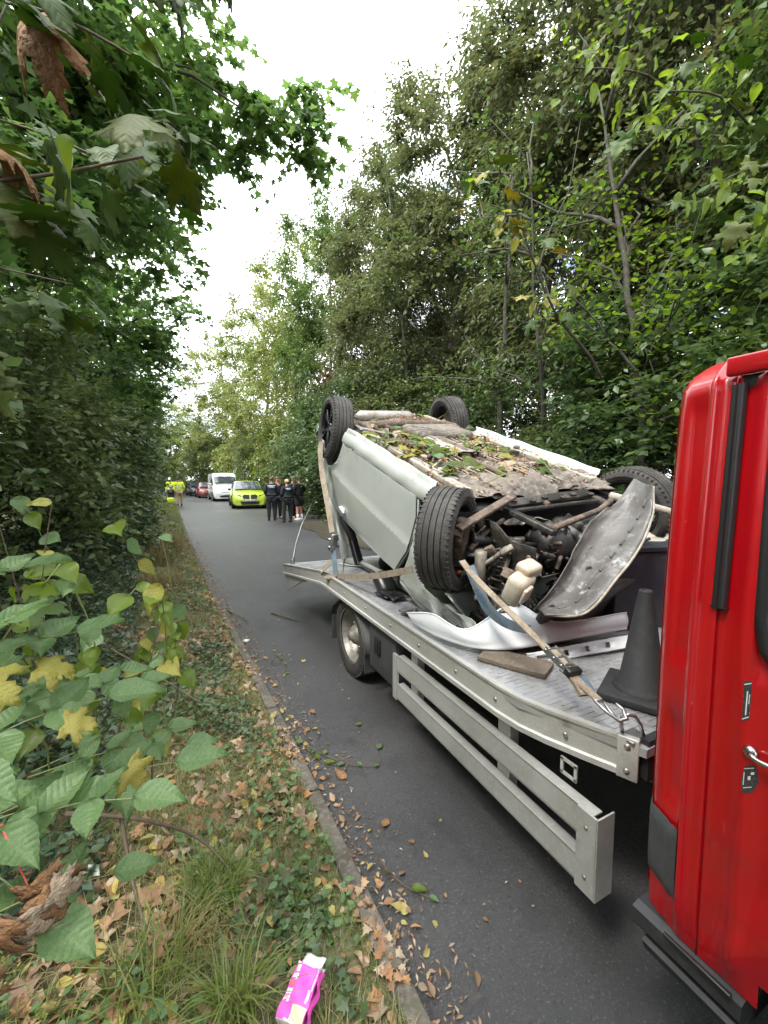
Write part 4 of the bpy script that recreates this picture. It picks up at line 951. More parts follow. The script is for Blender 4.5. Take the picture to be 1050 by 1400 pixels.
# inner wing behind the wheel, radiator, bonnet
mb = MB(); mb.grid(lambda u, v: (.20 + .05 * math.sin(v * 3), .28 - .75 * u, .12 - .5 * v + .02 * math.sin(u * 14)), 14, 8, .004); mb.build('inner_wing', M['engine'], car)
mb = MB(); mb.grid(lambda u, v: (.15 + 1.25 * u, .15 - .65 * v, -.53 - .03 * math.sin(u * 3.1) + crump(u, v, .02, 12)), 26, 16, .005); mb.build('bonnet', M['silver'], car)
mb = MB()
for k in range(30): mb.box((.20 + .0 * k, -.20 - .011 * k, -.47 + .002 * k), (.22, .004, .13), (.2, 0, 0))
tag(mb.build('radiator_fins', M['engine'], car), kind='stuff')
mb = MB(); mb.box((.72, -.52, -.30), (.95, .04, .34), (.2, .0, .05), bev=.01); mb.build('radiator', M['engine'], car)
mb = MB(); mb.box((1.42, -.28, -.2), (.16, .5, .34), (.2, .1, 0), bev=.03); mb.build('headlamp', M['milky'], car)
for k in range(5):
    mb = MB(); mb.grid(lambda u, v: (1.30 + .28 * u, -.42 - .05 * math.sin(3 * u) + .10 * v, -.02 - k * .035 + .012 * math.sin(u * 6 + k)), 10, 2, .004); mb.build('crash_strip', M['tray'] if k % 2 else M['under_pale'], car)
# washer bottle
mb = MB(); q_ = cl((1.47, 1.49, 1.17)); mb.box(q_, (.14, .10, .17), (.2, -.12, .3), bev=.03); mb.box(q_ + Vector((.05, .01, .09)), (.11, .09, .07), (.1, -.1, .1), bev=.02); mb.box(q_ + Vector((-.01, -.065, .0)), (.07, .02, .09), (.2, -.12, .3), bev=.008); mb.build('washer_bottle', M['milky'], car)
mb = MB(); mb.box((.03, -.12, -.19), (.03, .03, .05), (.3, 0, .4), bev=.006); mb.build('side_repeater', M['orange'], car)
# stiff tubes of bare cross bracing near the far front wheel
mb = MB(); mb.tube([(1.20, -.1, .20), (1.55, -.35, .14), (1.62, -.52, .06)], [.028, .024, .02], 8); mb.build('control_arm', M['under_pale'], car)

# torn bumper moulding standing on end -----------------------------------------
def spl(P, t):
    n = len(P); k = t * (n - 1); i = min(n - 2, int(k)); f = k - i
    p0, p1, p2, p3 = [Vector(P[max(0, min(n - 1, j))]) for j in (i - 1, i, i + 1, i + 2)]
    return .5 * ((2 * p1) + (p2 - p0) * f + (2 * p0 - 5 * p1 + 4 * p2 - p3) * f * f + (3 * p1 - p0 - 3 * p2 + p3) * f ** 3)
C0 = Vector((0, 0, 1.7))
UL = [(1.24, 1.16, 1.19), (1.39, 1.18, 1.29), (1.53, 1.21, 1.42), (1.66, 1.24, 1.52), (1.81, 1.23, 1.6), (1.93, 1.23, 1.71)]
UR = [(1.24, 1.11, 1.18), (1.35, 1.02, 1.2), (1.51, 1.01, 1.32), (1.68, 1.03, 1.43), (1.8, 1.06, 1.56), (1.86, 1.1, 1.67)]
UL = [C0 + (Vector(p) - C0) * 1.25 for p in UL]; UR = [C0 + (Vector(p) - C0) * 1.25 for p in UR]
def pl(P, t):
    k = t * (len(P) - 1); i = min(len(P) - 2, int(k)); return P[i] + (P[i + 1] - P[i]) * (k - i)
bp_ = empty('bumper_moulding', (1.6, 1.45, 1.07), 'scuffed grey bumper moulding standing on end against the engine bay', 'car bumper')
def sub(mb, name, m, par):
    o = mb.build(name, m, par); o.matrix_parent_inverse = Matrix.Translation(-Vector(par.location)); return o
dv = Vector((.66, .72, -.1))
def uf(u, v):
    a, b = spl(UL, v), spl(UR, v); p = a + (b - a) * u
    bow = .085 * math.sin(math.pi * min(1, u * 1.02)) ** .8 * (math.sin(math.pi * min(1, v + .12)) + .25)
    if u > .72: bow -= .045 * math.sin((u - .72) / .28 * math.pi)
    jag = .012 * math.sin(v * 47) * (1 if u < .05 else 0)
    return p + dv * (bow + crump(u, v * 2, .006, 8)) + Vector((jag, 0, jag))
mb = MB(); mb.grid(uf, 22, 50, .005); sub(mb, 'moulding_skin', M['tray'], bp_)
mb = MB(); mb.tube([uf(1, i / 40) - dv * .002 for i in range(41)], [.0065] * 41, 8); sub(mb, 'rolled_rim', M['under_pale'], bp_)
mb = MB()
for i in range(9):
    v = .12 + i * .09; p = uf(.74, v) - dv * .012; t = (uf(.74, v + .03) - uf(.74, v)).normalized(); mb.bar(p - t * .02, p + t * .022, .016, .012, up=dv, bev=.002)
sub(mb, 'clip_row', M['tray'], bp_)
for uu, vv in ((.55, .35), (.62, .08)):
    mb = MB(); p = uf(uu, vv) - dv * .008; mb.lathe([(.007, 0), (.016, .0), (.016, .010), (.007, .010)], 14, dv.to_track_quat('Z', 'Y').to_matrix(), p, closed=True); sub(mb, 'fixing_boss', M['tray'], bp_)
# white bumper skin lying along the deck
WB = [(1.23, 2.12, 0.835), (1.24, 1.84, 0.832), (1.36, 1.61, 0.832), (1.57, 1.52, 0.84), (1.85, 1.44, 0.87), (2.14, 1.37, 0.89)]
WT = [(1.22, 2.16, 0.88), (1.23, 1.89, 0.95), (1.31, 1.68, 0.92), (1.58, 1.64, 1.03), (1.77, 1.52, 0.94), (2.17, 1.39, 0.97)]
wb_ = empty('bumper_skin', (1.4, 1.7, .81), 'long pale bumper skin lying bent across the deck under the strap', 'car bumper')
def wf(u, v):
    a, b = spl(WB, u), spl(WT, u); p = a + (b - a) * v
    return p + Vector((-.45, -.85, .1)) * (.022 * math.sin(v * math.pi) + .012 * max(0, 1 - v * 5) + .004 * math.sin(u * 25))
mb = MB(); mb.grid(wf, 60, 12, .004); mb.tube([wf(i / 50, 1) for i in range(51)], .005, 6); sub(mb, 'bumper_cover', M['white_skin'], wb_)
mb = MB()
def lf(u, v): p = spl(WB, .58 + .40 * u) + Vector((-.02, -.045, -.008)); return p + Vector((-.02 * v, -.035 * v, -.048 * v - .004))
hol = [[(x0, .3), (x0 + w, .3), (x0 + w, .75), (x0, .75)] for x0, w in ((.10, .16), (.36, .04), (.56, .035), (.74, .035))]
panel_mesh(mb, [(0, 0), (1, 0), (1, 1), (.05, 1)], lf, .09, .003, holes=hol); sub(mb, 'bumper_bracket', M['white_skin'], wb_)
# broken trim pieces
for i, (p, s, m_, lb) in enumerate([((1.38, 2.72, .826), (.13, .20, .03), 'rubber_clean', 'broken black lamp housing lying on the deck below the mirror'), ((1.32, 2.28, .83), (.10, .12, .04), 'tray', 'small torn bracket on the deck beside the crumpled wing'),
                                    ((1.45, 1.95, .83), (.25, .3, .035), 'engine', 'black plastic debris under the upturned engine bay'), ((1.50, 1.62, .835), (.10, .10, .05), 'milky', 'crumpled pale plastic scrap between bumper and engine bay')]):
    mb = MB(); rr = random.Random(i)
    for k in range(5):
        mb.grid(lambda u, v, k=k: (p[0] + s[0] * (u - .5) + .03 * math.sin(k * 2), p[1] + s[1] * (v - .5) + .03 * math.cos(k * 3), p[2] + .012 * k * s[2] / .03 * .6 + crump(u + k, v, s[2] * .5, 5)), 7, 7, .003) if k < 2 else mb.bar((p[0] + rr.uniform(-.5, .5) * s[0], p[1] + rr.uniform(-.5, .5) * s[1], p[2]), (p[0] + rr.uniform(-.5, .5) * s[0], p[1] + rr.uniform(-.5, .5) * s[1], p[2] + s[2] * .8), .012, .008)
    tag(mb.build('broken_trim', M[m_]), lb, 'car debris')

# ------------------------------------------------------------------ straps
def ribbon(mb, pts, w, wd, th=.003, n=4):
    """flat webbing along pts; wd = width direction per point or one"""
    P = []
    for i in range(len(pts) - 1):
        for q in range(n): P.append(spl(pts, (i + q / n) / (len(pts) - 1)))
    P.append(Vector(pts[-1])); k = len(P); vs = []
    for i, p in enumerate(P):
        t = (P[min(k - 1, i + 1)] - P[max(0, i - 1)]).normalized(); f = i / (k - 1)
        d = Vector(wd[0]).lerp(Vector(wd[1]), f) if isinstance(wd, list) else Vector(wd)
        d = (d - t * d.dot(t)).normalized(); nn = t.cross(d) * th
        vs += [p - d * w / 2 - nn, p + d * w / 2 - nn, p + d * w / 2 + nn, p - d * w / 2 + nn]
    fs = [(i * 4 + j, i * 4 + (j + 1) % 4, (i + 1) * 4 + (j + 1) % 4, (i + 1) * 4 + j) for i in range(k - 1) for j in range(4)] + [(0, 1, 2, 3), ((k - 1) * 4 + 3, (k - 1) * 4 + 2, (k - 1) * 4 + 1, (k - 1) * 4)]
    mb.add(vs, fs)
st = empty('ratchet_strap', (1.3, 1.0, .9), 'brown ratchet strap with steel hook running from front wheel to the deck corner', 'ratchet strap')
S1 = [(1.23, 1.63, 1.30), (1.24, 1.53, 1.23), (1.28, 1.33, 1.11), (1.3, 1.18, 1.03), (1.3, 1.09, .99), (1.29, .98, .95), (1.29, .91, .925)]
mb = MB(); ribbon(mb, S1, .036, (.55, -.2, -.1)); sub(mb, 'webbing', M['web'], st)
mb = MB(); ribbon(mb, [(1.302, 1.13, 1.018), (1.296, 1.07, .99), (1.285, 1.0, .955), (1.275, .955, .925)], .042, (.55, -.2, -.1), .007); sub(mb, 'webbing', M['web'], st)
mb = MB(); ribbon(mb, [(1.31, 1.06, .985), (1.33, 1.0, .955), (1.31, .95, .93)], .030, (.55, .2, -.1), .003); sub(mb, 'blue_webbing', M['webblue'], st)
rt = MB(); d0 = (Vector(S1[3]) - Vector(S1[5])).normalized(); wdir = Vector((.95, -.2, -.15)); wdir = (wdir - d0 * wdir.dot(d0)).normalized(); nn_ = d0.cross(wdir); c0 = Vector((1.297, 1.075, 1.0))
for s in (-1, 1): rt.bar(c0 + wdir * .026 * s - d0 * .055, c0 + wdir * .026 * s + d0 * .07, .005, .026, up=nn_)
for k in (-.05, -.02, .02, .065): rt.tube([c0 + d0 * k - wdir * .03, c0 + d0 * k + wdir * .03], .0065, 8)
rt.bar(c0 - d0 * .06 + nn_ * .012, c0 - d0 * .02 + nn_ * .016, .06, .01, up=nn_, bev=.002); sub(rt, 'ratchet', M['galv'], st)
rt = MB(); rt.box(c0 - d0 * .055, (.07, .03, .03), Matrix((wdir, d0, nn_)).transposed(), bev=.006); sub(rt, 'ratchet_handle', M['rubber_clean'], st)
mb = MB(); h0 = Vector((1.288, .905, .922))
mb.tube([h0 + Vector((-.018, .01, .006)), h0 + Vector((.018, .0, -.002))], .005, 8)
mb.tube([h0 + Vector((-.018, .01, .006)), h0 + Vector((-.004, -.035, -.02)), h0 + Vector((.012, -.065, -.035)), h0 + Vector((.036, -.075, -.03)), h0 + Vector((.045, -.055, -.008)), h0 + Vector((.034, -.035, .004))], [.005, .006, .007, .007, .006, .005], 10)
mb.tube([h0 + Vector((.018, 0, -.002)), h0 + Vector((.012, -.03, -.02)), h0 + Vector((.012, -.065, -.035))], .0055, 8); sub(mb, 'hook', M['galv'], st)
lk_ = empty('lashing_ring', (1.40, .86, .82), 'steel D ring bolted at the deck corner with the strap hook through it', 'lashing ring')
mb = MB(); mb.tube([(1.36, .865, .812), (1.335, .855, .85), (1.32, .845, .89), (1.335, .83, .905), (1.36, .825, .895), (1.385, .82, .86), (1.40, .815, .812)], .0065, 10); sub(mb, 'ring', M['galv'], lk_)
mb = MB(); mb.box((1.38, .84, .808), (.09, .06, .01), bev=.002); sub(mb, 'ring_plate', M['galv'], lk_)
s2 = empty('ratchet_strap', (1.22, 3.5, .8), 'pale strap hanging from the near rear wheel down to a ratchet at the deck edge', 'ratchet strap')
mb = MB(); ribbon(mb, [(1.27, 4.0, 2.08), (1.245, 3.98, 1.98), (1.23, 3.87, 1.74), (1.22, 3.69, 1.47), (1.215, 3.55, 1.22)], .05, (.8, -.6, 0)); sub(mb, 'webbing', M['web'], s2)
mb = MB(); c0 = Vector((1.215, 3.52, 1.13)); mb.box(c0, (.07, .035, .16), (.2, .1, .3), bev=.01); mb.tube([c0 + Vector((-.05, 0, .03)), c0 + Vector((.05, 0, .03))], .014, 8); mb.tube([c0 + Vector((-.05, 0, -.04)), c0 + Vector((.05, 0, -.04))], .014, 8); sub(mb, 'ratchet', M['galv'], s2)
mb = MB(); ribbon(mb, [(1.215, 3.52, 1.06), (1.215, 3.49, .95), (1.22, 3.47, .83)], .045, (.8, -.6, 0)); sub(mb, 'webbing', M['webblue'], s2)
mb = MB(); ribbon(mb, [(1.22, 3.50, .98), (1.14, 3.62, .86), (1.17, 3.60, .815), (1.26, 3.45, .83), (1.28, 3.42, 1.0)], .05, (.3, .3, .9)); sub(mb, 'webbing', M['web'], s2)
s3 = empty('lashing_strap', (1.25, 3.3, .8), 'flat dull strap stretched along the deck from the rear ratchet to the front wheel', 'lashing strap')
mb = MB(); ribbon(mb, [(1.23, 3.46, .835), (1.235, 3.1, .90), (1.24, 2.6, 1.02), (1.25, 2.15, 1.15)], .045, (0, .2, .9)); sub(mb, 'webbing', M['web'], s3)
s4 = tag(empty('blue_strap', (1.3, 1.5, 1.1)), 'loose faded blue strap hanging below the steered front wheel', 'lashing strap')
mb = MB(); ribbon(mb, [(1.30, 1.66, 1.26), (1.31, 1.60, 1.16), (1.34, 1.55, 1.06), (1.40, 1.48, 1.0), (1.48, 1.42, .98)], .05, [(.8, -.6, 0), (.2, -.4, .8)]); sub(mb, 'webbing', M['webblue'], s4)
mb = MB(); mb.tube([(1.30, 5.45, .60), (1.42, 5.75, .78), (1.60, 6.1, 1.0), (1.95, 6.85, 1.22)], .012, 6)
tag(mb.build('winch_cable', M['galv']), 'thin steel winch cable rising off the tail of the deck', 'cable')
mb = MB(); mb.lathe([(.022, -.04), (.03, -.03), (.03, .03), (.022, .04)], 10, None, (1.30, 5.45, .60))
tag(mb.build('cable_anchor', M['galv']), 'small steel cable anchor on the tail of the deck', 'anchor')
# ------------------------------------------------------------------ parked vehicles down the lane
def paint(name, c, **k): return mat(name, c, .25, coat=.7, **k)
M['limep'] = paint('lime_paint', (.36, .48, .04)); M['whitep'] = paint('white_paint', (.72, .73, .74)); M['redp'] = paint('dull_red_paint', (.16, .02, .02)); M['blackp'] = paint('black_paint', (.02, .022, .03))
M['lamp'] = mat('headlamp_glass', (.55, .58, .6), .1, spec=.9); M['plate_w'] = mat('number_plate', (.75, .75, .70), .4); M['wscreen'] = mat('windscreen_glass', (.03, .04, .05), .08, spec=1.0, noise=[(3, (.10, .12, .13), .5, .7)])
M['warm_lamp'] = mat('lit_sidelamp', (.9, .85, .7), .3)
def loft(mb, rows, mat=0, cap=True):
    k = len(rows[0]); mb.add([p for r in rows for p in r], [(i * k + j, (i + 1) * k + j, (i + 1) * k + j + 1, i * k + j + 1) for i in range(len(rows) - 1) for j in range(k - 1)], True, mat)
    if cap: mb.add(rows[0], [tuple(range(k))]); mb.add(rows[-1], [tuple(range(k - 1, -1, -1))])
def vehicle(name, label, cat, loc, rz, L, W, belt, H, paintm, hood, ws0, ws1, r0, r1, rear=0, wheel_r=.35, van=False):
    """front looks to -y. hood: (z at nose, z at windscreen base); ws0/ws1: y of the windscreen base / top; r0/r1: y of roof end / rear glass base"""
    t = empty(name, loc, label, cat, None, (0, 0, R(rz))); h = W / 2; f = -L / 2; b = L / 2
    def sec(y, w, zt, crown=.03, zb=.26):
        half = [(w * .90, zb), (w * .985, zb + .10), (w, zb + (zt - zb) * .40), (w * .985, zb + (zt - zb) * .75), (w * .93, zt - .035), (w * .86, zt), (w * .45, zt + crown)]
        return [(-x, y, z) for x, z in half] + [(0, y, zt + crown * 1.1)] + [(x, y, z) for x, z in half[::-1]]
    st = [(f, .80, hood[0] - .32), (f + .03, .88, hood[0] - .12), (f + .12, .95, hood[0]), (f + .45, .985, hood[0] + (hood[1] - hood[0]) * .45), (ws0, 1, hood[1]), (0, 1, belt), (b - .9, 1, belt + .02), (b - .25, .97, belt), (b - .05, .92, belt - .12), (b, .84, belt - .35)]
    mb = MB(); loft(mb, [sec(y, h * w, z) for y, w, z in st]); body = mb.build('body', paintm, t)
    # cabin
    wt = h * (.90 if van else .74)
    def csec(y, wb, wt_, zt, zb):
        return [(-wb, y, zb - .04), (-(wb * .5 + wt_ * .5), y, (zb + zt) / 2), (-wt_, y, zt - .05), (-wt_ * .86, y, zt), (0, y, zt + .03), (wt_ * .86, y, zt), (wt_, y, zt - .05), ((wb * .5 + wt_ * .5), y, (zb + zt) / 2), (wb, y, zb - .04)]
    mb = MB(); loft(mb, [csec(ws0 + .02, h * .92, h * .86, hood[1] + .03, hood[1]), csec(ws1, h * .93, wt, H - .03, belt), csec(ws1 + .4, h * .94, wt, H, belt), csec(r0, h * .94, wt, H - .02, belt), csec(r1, h * .9, h * .78, belt + .06, belt)]); mb.build('cabin', paintm, t)
    mb = MB(); n = Vector((0, -(H - hood[1]), -(ws1 - ws0))).normalized() * .012
    def g(u, v):
        wb = h * .84 + (wt * .90 - h * .84) * v; return (wb * (2 * u - 1), ws0 + .0 + (ws1 - ws0 - .0) * v - .025, hood[1] + (.055 if not van else .16) + (H - (.07 if not van else .17) - hood[1] - (.055 if not van else .16)) * v + .045 * (1 - (2 * u - 1) ** 4) + .02)
    mb.grid(g, 8, 4); mb.build('windscreen', M['wscreen'], t)
    for s in (-1, 1):
        P = [(ws0 + .35, belt + .03), (ws1 + .02, H - .11), (r0 - .1, H - .12), (r1 - .25, belt + .05)]
        if van: P = [(ws0 + .25, belt + .03), (ws1, H - .42), (ws1 + .75, H - .42), (ws1 + .75, belt + .03)]
        mb = MB(); fx = lambda z: s * (h * .935 + (wt - h * .93) * max(0, (z - belt)) / (H - .05 - belt) + .012)
        mb.add([(fx(z), y, z) for y, z in P], [(0, 1, 2, 3) if s > 0 else (3, 2, 1, 0)]); mb.build('side_window', M['wscreen'], t)
        mb = MB(); mb.box((s * (h + .07), ws0 + .42, belt + .07), (.16, .10, .13), bev=.03); mb.build('door_mirror', M['dark'] if not van else paintm, t)
        for y in (f + .88, b - .9):
            w = link('wheel', None, t, (s * (h - .10), y, wheel_r), (0, R(90 * s), 0))
            mb = MB(); mb.lathe([(wheel_r * .66, .10), (wheel_r * .93, .105), (wheel_r, .07), (wheel_r, -.1), (wheel_r * .6, -.1)], 20); mb.build('tyre', M['rubber'], w)
            mb = MB(); mb.lathe([(wheel_r * .68, .10), (wheel_r * .60, .05), (.08, .06), (0, .08)], 16); mb.build('rim', M['rimblack'] if name != 'panel_van' else M['rimsteel'], w)
            mb = MB(); mb.lathe([(wheel_r + .05, .012), (wheel_r + .05, 0), (wheel_r * .8, 0)], 24, Matrix.Rotation(R(90 * s), 3, 'Y'), (s * (h * 1.0 + .001), y, wheel_r + .02)); mb.build('wheel_arch', M['dark'], t)
    return t
def front_bits(t, L, W, parts):
    f = -L / 2; h = W / 2
    for nm, poly, m, dy in parts:
        mb = MB(); mb.prism(poly, lambda u, v: (u * h, f + dy + abs(u) ** 3 * .16 + max(0, v - .62) * .25, v), lambda u, v: (u * h, f + dy + .05 + abs(u) ** 3 * .16 + max(0, v - .62) * .25, v)); mb.build(nm, M[m], t)
def mirror(p): return [(-x, z) for x, z in p][::-1]
# lime coupe-like suv
suv = vehicle('parked_car', 'lime green SUV parked facing the camera with a dark wide grille', 'car', (3.55, 26.6, .0), -3, 4.7, 1.90, 1.06, 1.62, M['limep'], (.86, 1.05), -1.12, -.35, .9, 1.9, wheel_r=.37)
kid = [(.03, .66), (.05, .85), (.34, .87), (.44, .78), (.38, .63), (.10, .60)]
hl = [(.50, .74), (.52, .82), (.80, .88), (.92, .86), (.84, .74)]
front_bits(suv, 4.7, 1.9, [('grille', kid, 'dark', -.03), ('grille', mirror(kid), 'dark', -.03), ('headlight', hl, 'wscreen', -.035), ('headlight', mirror(hl), 'wscreen', -.035),
    ('lower_intake', [(-.58, .48), (.58, .48), (.48, .30), (-.48, .30)], 'dark', -.035), ('air_duct', [(.72, .62), (.86, .60), (.82, .36), (.66, .32)], 'dark', -.04), ('air_duct', mirror([(.72, .62), (.86, .60), (.82, .36), (.66, .32)]), 'dark', -.04),
    ('number_plate', [(-.27, .59), (.27, .59), (.27, .49), (-.27, .49)], 'plate_w', -.06), ('splitter', [(-.8, .27), (.8, .27), (.7, .21), (-.7, .21)], 'dark', -.03)])
for k, s in enumerate((-.20, -.12, -.04, .06, .14, .21)):
    mb = MB(); mb.box((s * .95, -2.35 - .062, .54), (.035, .004, .06)); mb.build('plate_character', M['dark'], suv)
mb = MB(); mb.lathe([(0, 0), (.035, 0), (.04, -.01)], 16, Matrix.Rotation(R(90), 3, 'X'), (0, -2.34, .90)); mb.build('round_badge', M['whitep'], suv)
van = vehicle('panel_van', 'white panel van parked behind the lime green car', 'van', (2.95, 36.2, 0), 2, 5.2, 1.92, 1.30, 2.22, M['whitep'], (.95, 1.28), -1.9, -1.15, 2.3, 2.55, wheel_r=.34, van=True)
hl2 = [(.52, .72), (.56, .90), (.90, .98), (.94, .80), (.80, .70)]
front_bits(van, 5.2, 1.92, [('headlight', hl2, 'warm_lamp', -.03), ('headlight', mirror(hl2), 'warm_lamp', -.03), ('grille', [(-.42, .88), (.42, .88), (.36, .72), (-.36, .72)], 'plastic', -.03), ('bumper', [(-.95, .60), (.95, .60), (.9, .34), (-.9, .34)], 'whitep', -.05), ('lower_intake', [(-.55, .50), (.55, .50), (.5, .38), (-.5, .38)], 'dark', -.07), ('number_plate', [(-.27, .66), (.27, .66), (.27, .57), (-.27, .57)], 'plate_w', -.08)])
rcar = vehicle('parked_car', 'dull red car mostly hidden behind the white van', 'car', (2.0, 42.0, 0), 4, 4.1, 1.75, .95, 1.46, M['redp'], (.80, .95), -.95, -.3, 1.1, 1.9)
hl3 = [(.50, .62), (.54, .74), (.88, .80), (.92, .66)]
front_bits(rcar, 4.1, 1.75, [('headlight', hl3, 'lamp', -.03), ('headlight', mirror(hl3), 'lamp', -.03), ('lower_intake', [(-.6, .45), (.6, .45), (.5, .3), (-.5, .3)], 'dark', -.03)])
bcar = vehicle('parked_car', 'dark blue black car furthest down the lane', 'car', (1.35, 47.5, 0), 6, 4.3, 1.80, .98, 1.50, M['blackp'], (.82, .98), -.95, -.3, 1.1, 1.9)
front_bits(bcar, 4.3, 1.80, [('headlight', hl3, 'lamp', -.03), ('headlight', mirror(hl3), 'lamp', -.03), ('number_plate', [(-.27, .55), (.27, .55), (.27, .46), (-.27, .46)], 'plate_w', -.05), ('lower_intake', [(-.6, .42), (.6, .42), (.5, .28), (-.5, .28)], 'dark', -.03)])

# ------------------------------------------------------------------ people
M['skin'] = mat('skin', (.50, .27, .19), .55); M['cloth_black'] = mat('black_cloth', (.014, .015, .018), .85, bump=[(25, .4)]); M['cloth_navy'] = mat('dark_trousers', (.022, .023, .028), .9, bump=[(25, .4)])
M['hair_brown'] = mat('brown_hair', (.10, .055, .03), .7, bump=[(60, .5)]); M['hair_blond'] = mat('blond_hair', (.42, .30, .16), .6, bump=[(60, .5)]); M['hair_dark'] = mat('dark_hair', (.03, .02, .015), .7)
M['hivis'] = mat('hi_vis_yellow', (.62, .78, .05), .7, bump=[(18, .4)]); M['tan'] = mat('tan_bunker_cloth', (.42, .32, .18), .85, bump=[(18, .4)]); M['white_c'] = mat('white_sock', (.75, .75, .73), .8); M['patch'] = mat('pale_blue_patch', (.25, .42, .70), .5); M['refl'] = mat('silver_reflective_tape', (.6, .62, .62), .3)
def skinned(name, nodes, edges, root, material, parent, sub_=2):
    """one smooth surface grown round the given joints: nodes {key: (x,y,z,rx[,ry])}"""
    keys = list(nodes); me = bpy.data.meshes.new(name); me.from_pydata([nodes[k][:3] for k in keys], [(keys.index(a), keys.index(b)) for a, b in edges], [])
    o = bpy.data.objects.new(name, me); COL.objects.link(o)
    md = o.modifiers.new('s', 'SKIN'); md.use_smooth_shade = True
    for i, k in enumerate(keys):
        v = me.skin_vertices[0].data[i]; n = nodes[k]; v.radius = (n[3], n[4] if len(n) > 4 else n[3]); v.use_root = (k == root)
    sb = o.modifiers.new('u', 'SUBSURF'); sb.levels = sub_; sb.render_levels = sub_
    dg = bpy.context.evaluated_depsgraph_get(); m2 = bpy.data.meshes.new_from_object(o.evaluated_get(dg)); m2.name = name
    bpy.data.objects.remove(o); m2.materials.clear(); m2.materials.append(material)
    m2.polygons.foreach_set('use_smooth', [True] * len(m2.polygons))
    return link(name, m2, parent)
def person(label, loc, face, h=1.75, arms=None, stance=.10, stride=0, top='cloth_black', legs='cloth_navy', hair='hair_brown', shorts=False, bun=False, patch=None, vest=False, headturn=0, bulk=1.0, tall_boots=True, helmet=False, tapes=False):
    s = h / 1.75; t = empty('person', loc, label, 'person', None, (0, 0, R(face))); t.scale = (s, s, s)
    arms = arms or [((-.27, .02, 1.16), (-.24, -.06, .90)), ((.27, .02, 1.16), (.24, -.06, .90))]
    N = {'pel': (0, 0, .96, .13, .10), 'sp': (0, .0, 1.14, .12, .09), 'ch': (0, 0, 1.34, .15, .10), 'nk': (0, .01, 1.48, .055), 'hb': (0, -.005, 1.56, .065, .075), 'hd': (0, -.01, 1.65, .078, .092), 'ht': (0, 0, 1.72, .05, .06)}
    E = [('pel', 'sp'), ('sp', 'ch'), ('ch', 'nk'), ('nk', 'hb'), ('hb', 'hd'), ('hd', 'ht')]
    for i, sd in ((0, -1), (1, 1)):
        el, wr = arms[i]; wv = Vector(wr); ev = Vector(el); hd = wv + (wv - ev).normalized() * .05
        N[f'sh{i}'] = (sd * .175, 0, 1.42, .062); N[f'el{i}'] = (*el, .044); N[f'wr{i}'] = (*wr, .028); N[f'pm{i}'] = (*hd, .036, .02)
        E += [('ch', f'sh{i}'), (f'sh{i}', f'el{i}'), (f'el{i}', f'wr{i}'), (f'wr{i}', f'pm{i}')]
        st_ = stride * sd
        N[f'hp{i}'] = (sd * .095, 0, .88, .095); N[f'kn{i}'] = (sd * stance, st_ * .5 - .02, .50, .062); N[f'an{i}'] = (sd * (stance + .01), st_ + .01, .09, .042); N[f'to{i}'] = (sd * (stance + .03), st_ - .14, .04, .04, .03)
        E += [('pel', f'hp{i}'), (f'hp{i}', f'kn{i}'), (f'kn{i}', f'an{i}'), (f'an{i}', f'to{i}')]
    skinned('body', N, E, 'pel', M['skin'], t)
    for i in (0, 1):     # five separate fingers on each hand
        p = Vector(N[f'pm{i}'][:3]); d = (p - Vector(N[f'wr{i}'][:3])).normalized(); q = d.cross(Vector((0, 1, .2))).normalized(); r_ = d.cross(q)
        mb = MB()
        for k, (off, ln) in enumerate(((-.024, .062), (-.008, .072), (.008, .068), (.023, .052))):
            a = p + q * off + d * .02; mb.tube([a, a + d * ln * .55 + r_ * .006, a + d * ln + r_ * .022], [.0095, .0085, .006], 6)
        a = p - q * .03 - d * .01; mb.tube([a, a - q * .022 + d * .02, a - q * .028 + d * .048], [.011, .010, .007], 6); mb.build('fingers', M['skin'], t)
    b = bulk; J = {'pel': (0, 0, .90, .165 * b, .13 * b), 'sp': (0, 0, 1.12, .155 * b, .125 * b), 'ch': (0, 0, 1.33, .18 * b, .13 * b), 'nk': (0, .012, 1.475, .075)}
    EJ = [('pel', 'sp'), ('sp', 'ch'), ('ch', 'nk')]
    for i in (0, 1):
        el, wr = arms[i]; w2 = tuple(Vector(el).lerp(Vector(wr), .92)); J[f'sh{i}'] = ((-1, 1)[i] * .185, 0, 1.41, .082 * b); J[f'el{i}'] = (*el, .062); J[f'wr{i}'] = (*w2, .045)
        EJ += [('ch', f'sh{i}'), (f'sh{i}', f'el{i}'), (f'el{i}', f'wr{i}')]
    jk = skinned('jumper' if top == 'cloth_black' else 'jacket', J, EJ, 'ch', M[top], t)
    T = {'pel': (0, 0, .93, .155 * b, .12 * b)}; ET = []
    for i in (0, 1):
        for k, r_ in (('hp', .11 * b), ('kn', .085)):
            T[k + str(i)] = (*N[k + str(i)][:3], r_)
        if shorts: kk = Vector(N[f'kn{i}'][:3]) + Vector((0, 0, .04)); T[f'kn{i}'] = (*kk, .10)
        ET += [('pel', f'hp{i}'), (f'hp{i}', f'kn{i}')]
        if not shorts: T[f'an{i}'] = (N[f'an{i}'][0], N[f'an{i}'][1] + .005, .10, .062); ET.append((f'kn{i}', f'an{i}'))
    tr = skinned('shorts' if shorts else 'trousers', T, ET, 'pel', M[legs], t)
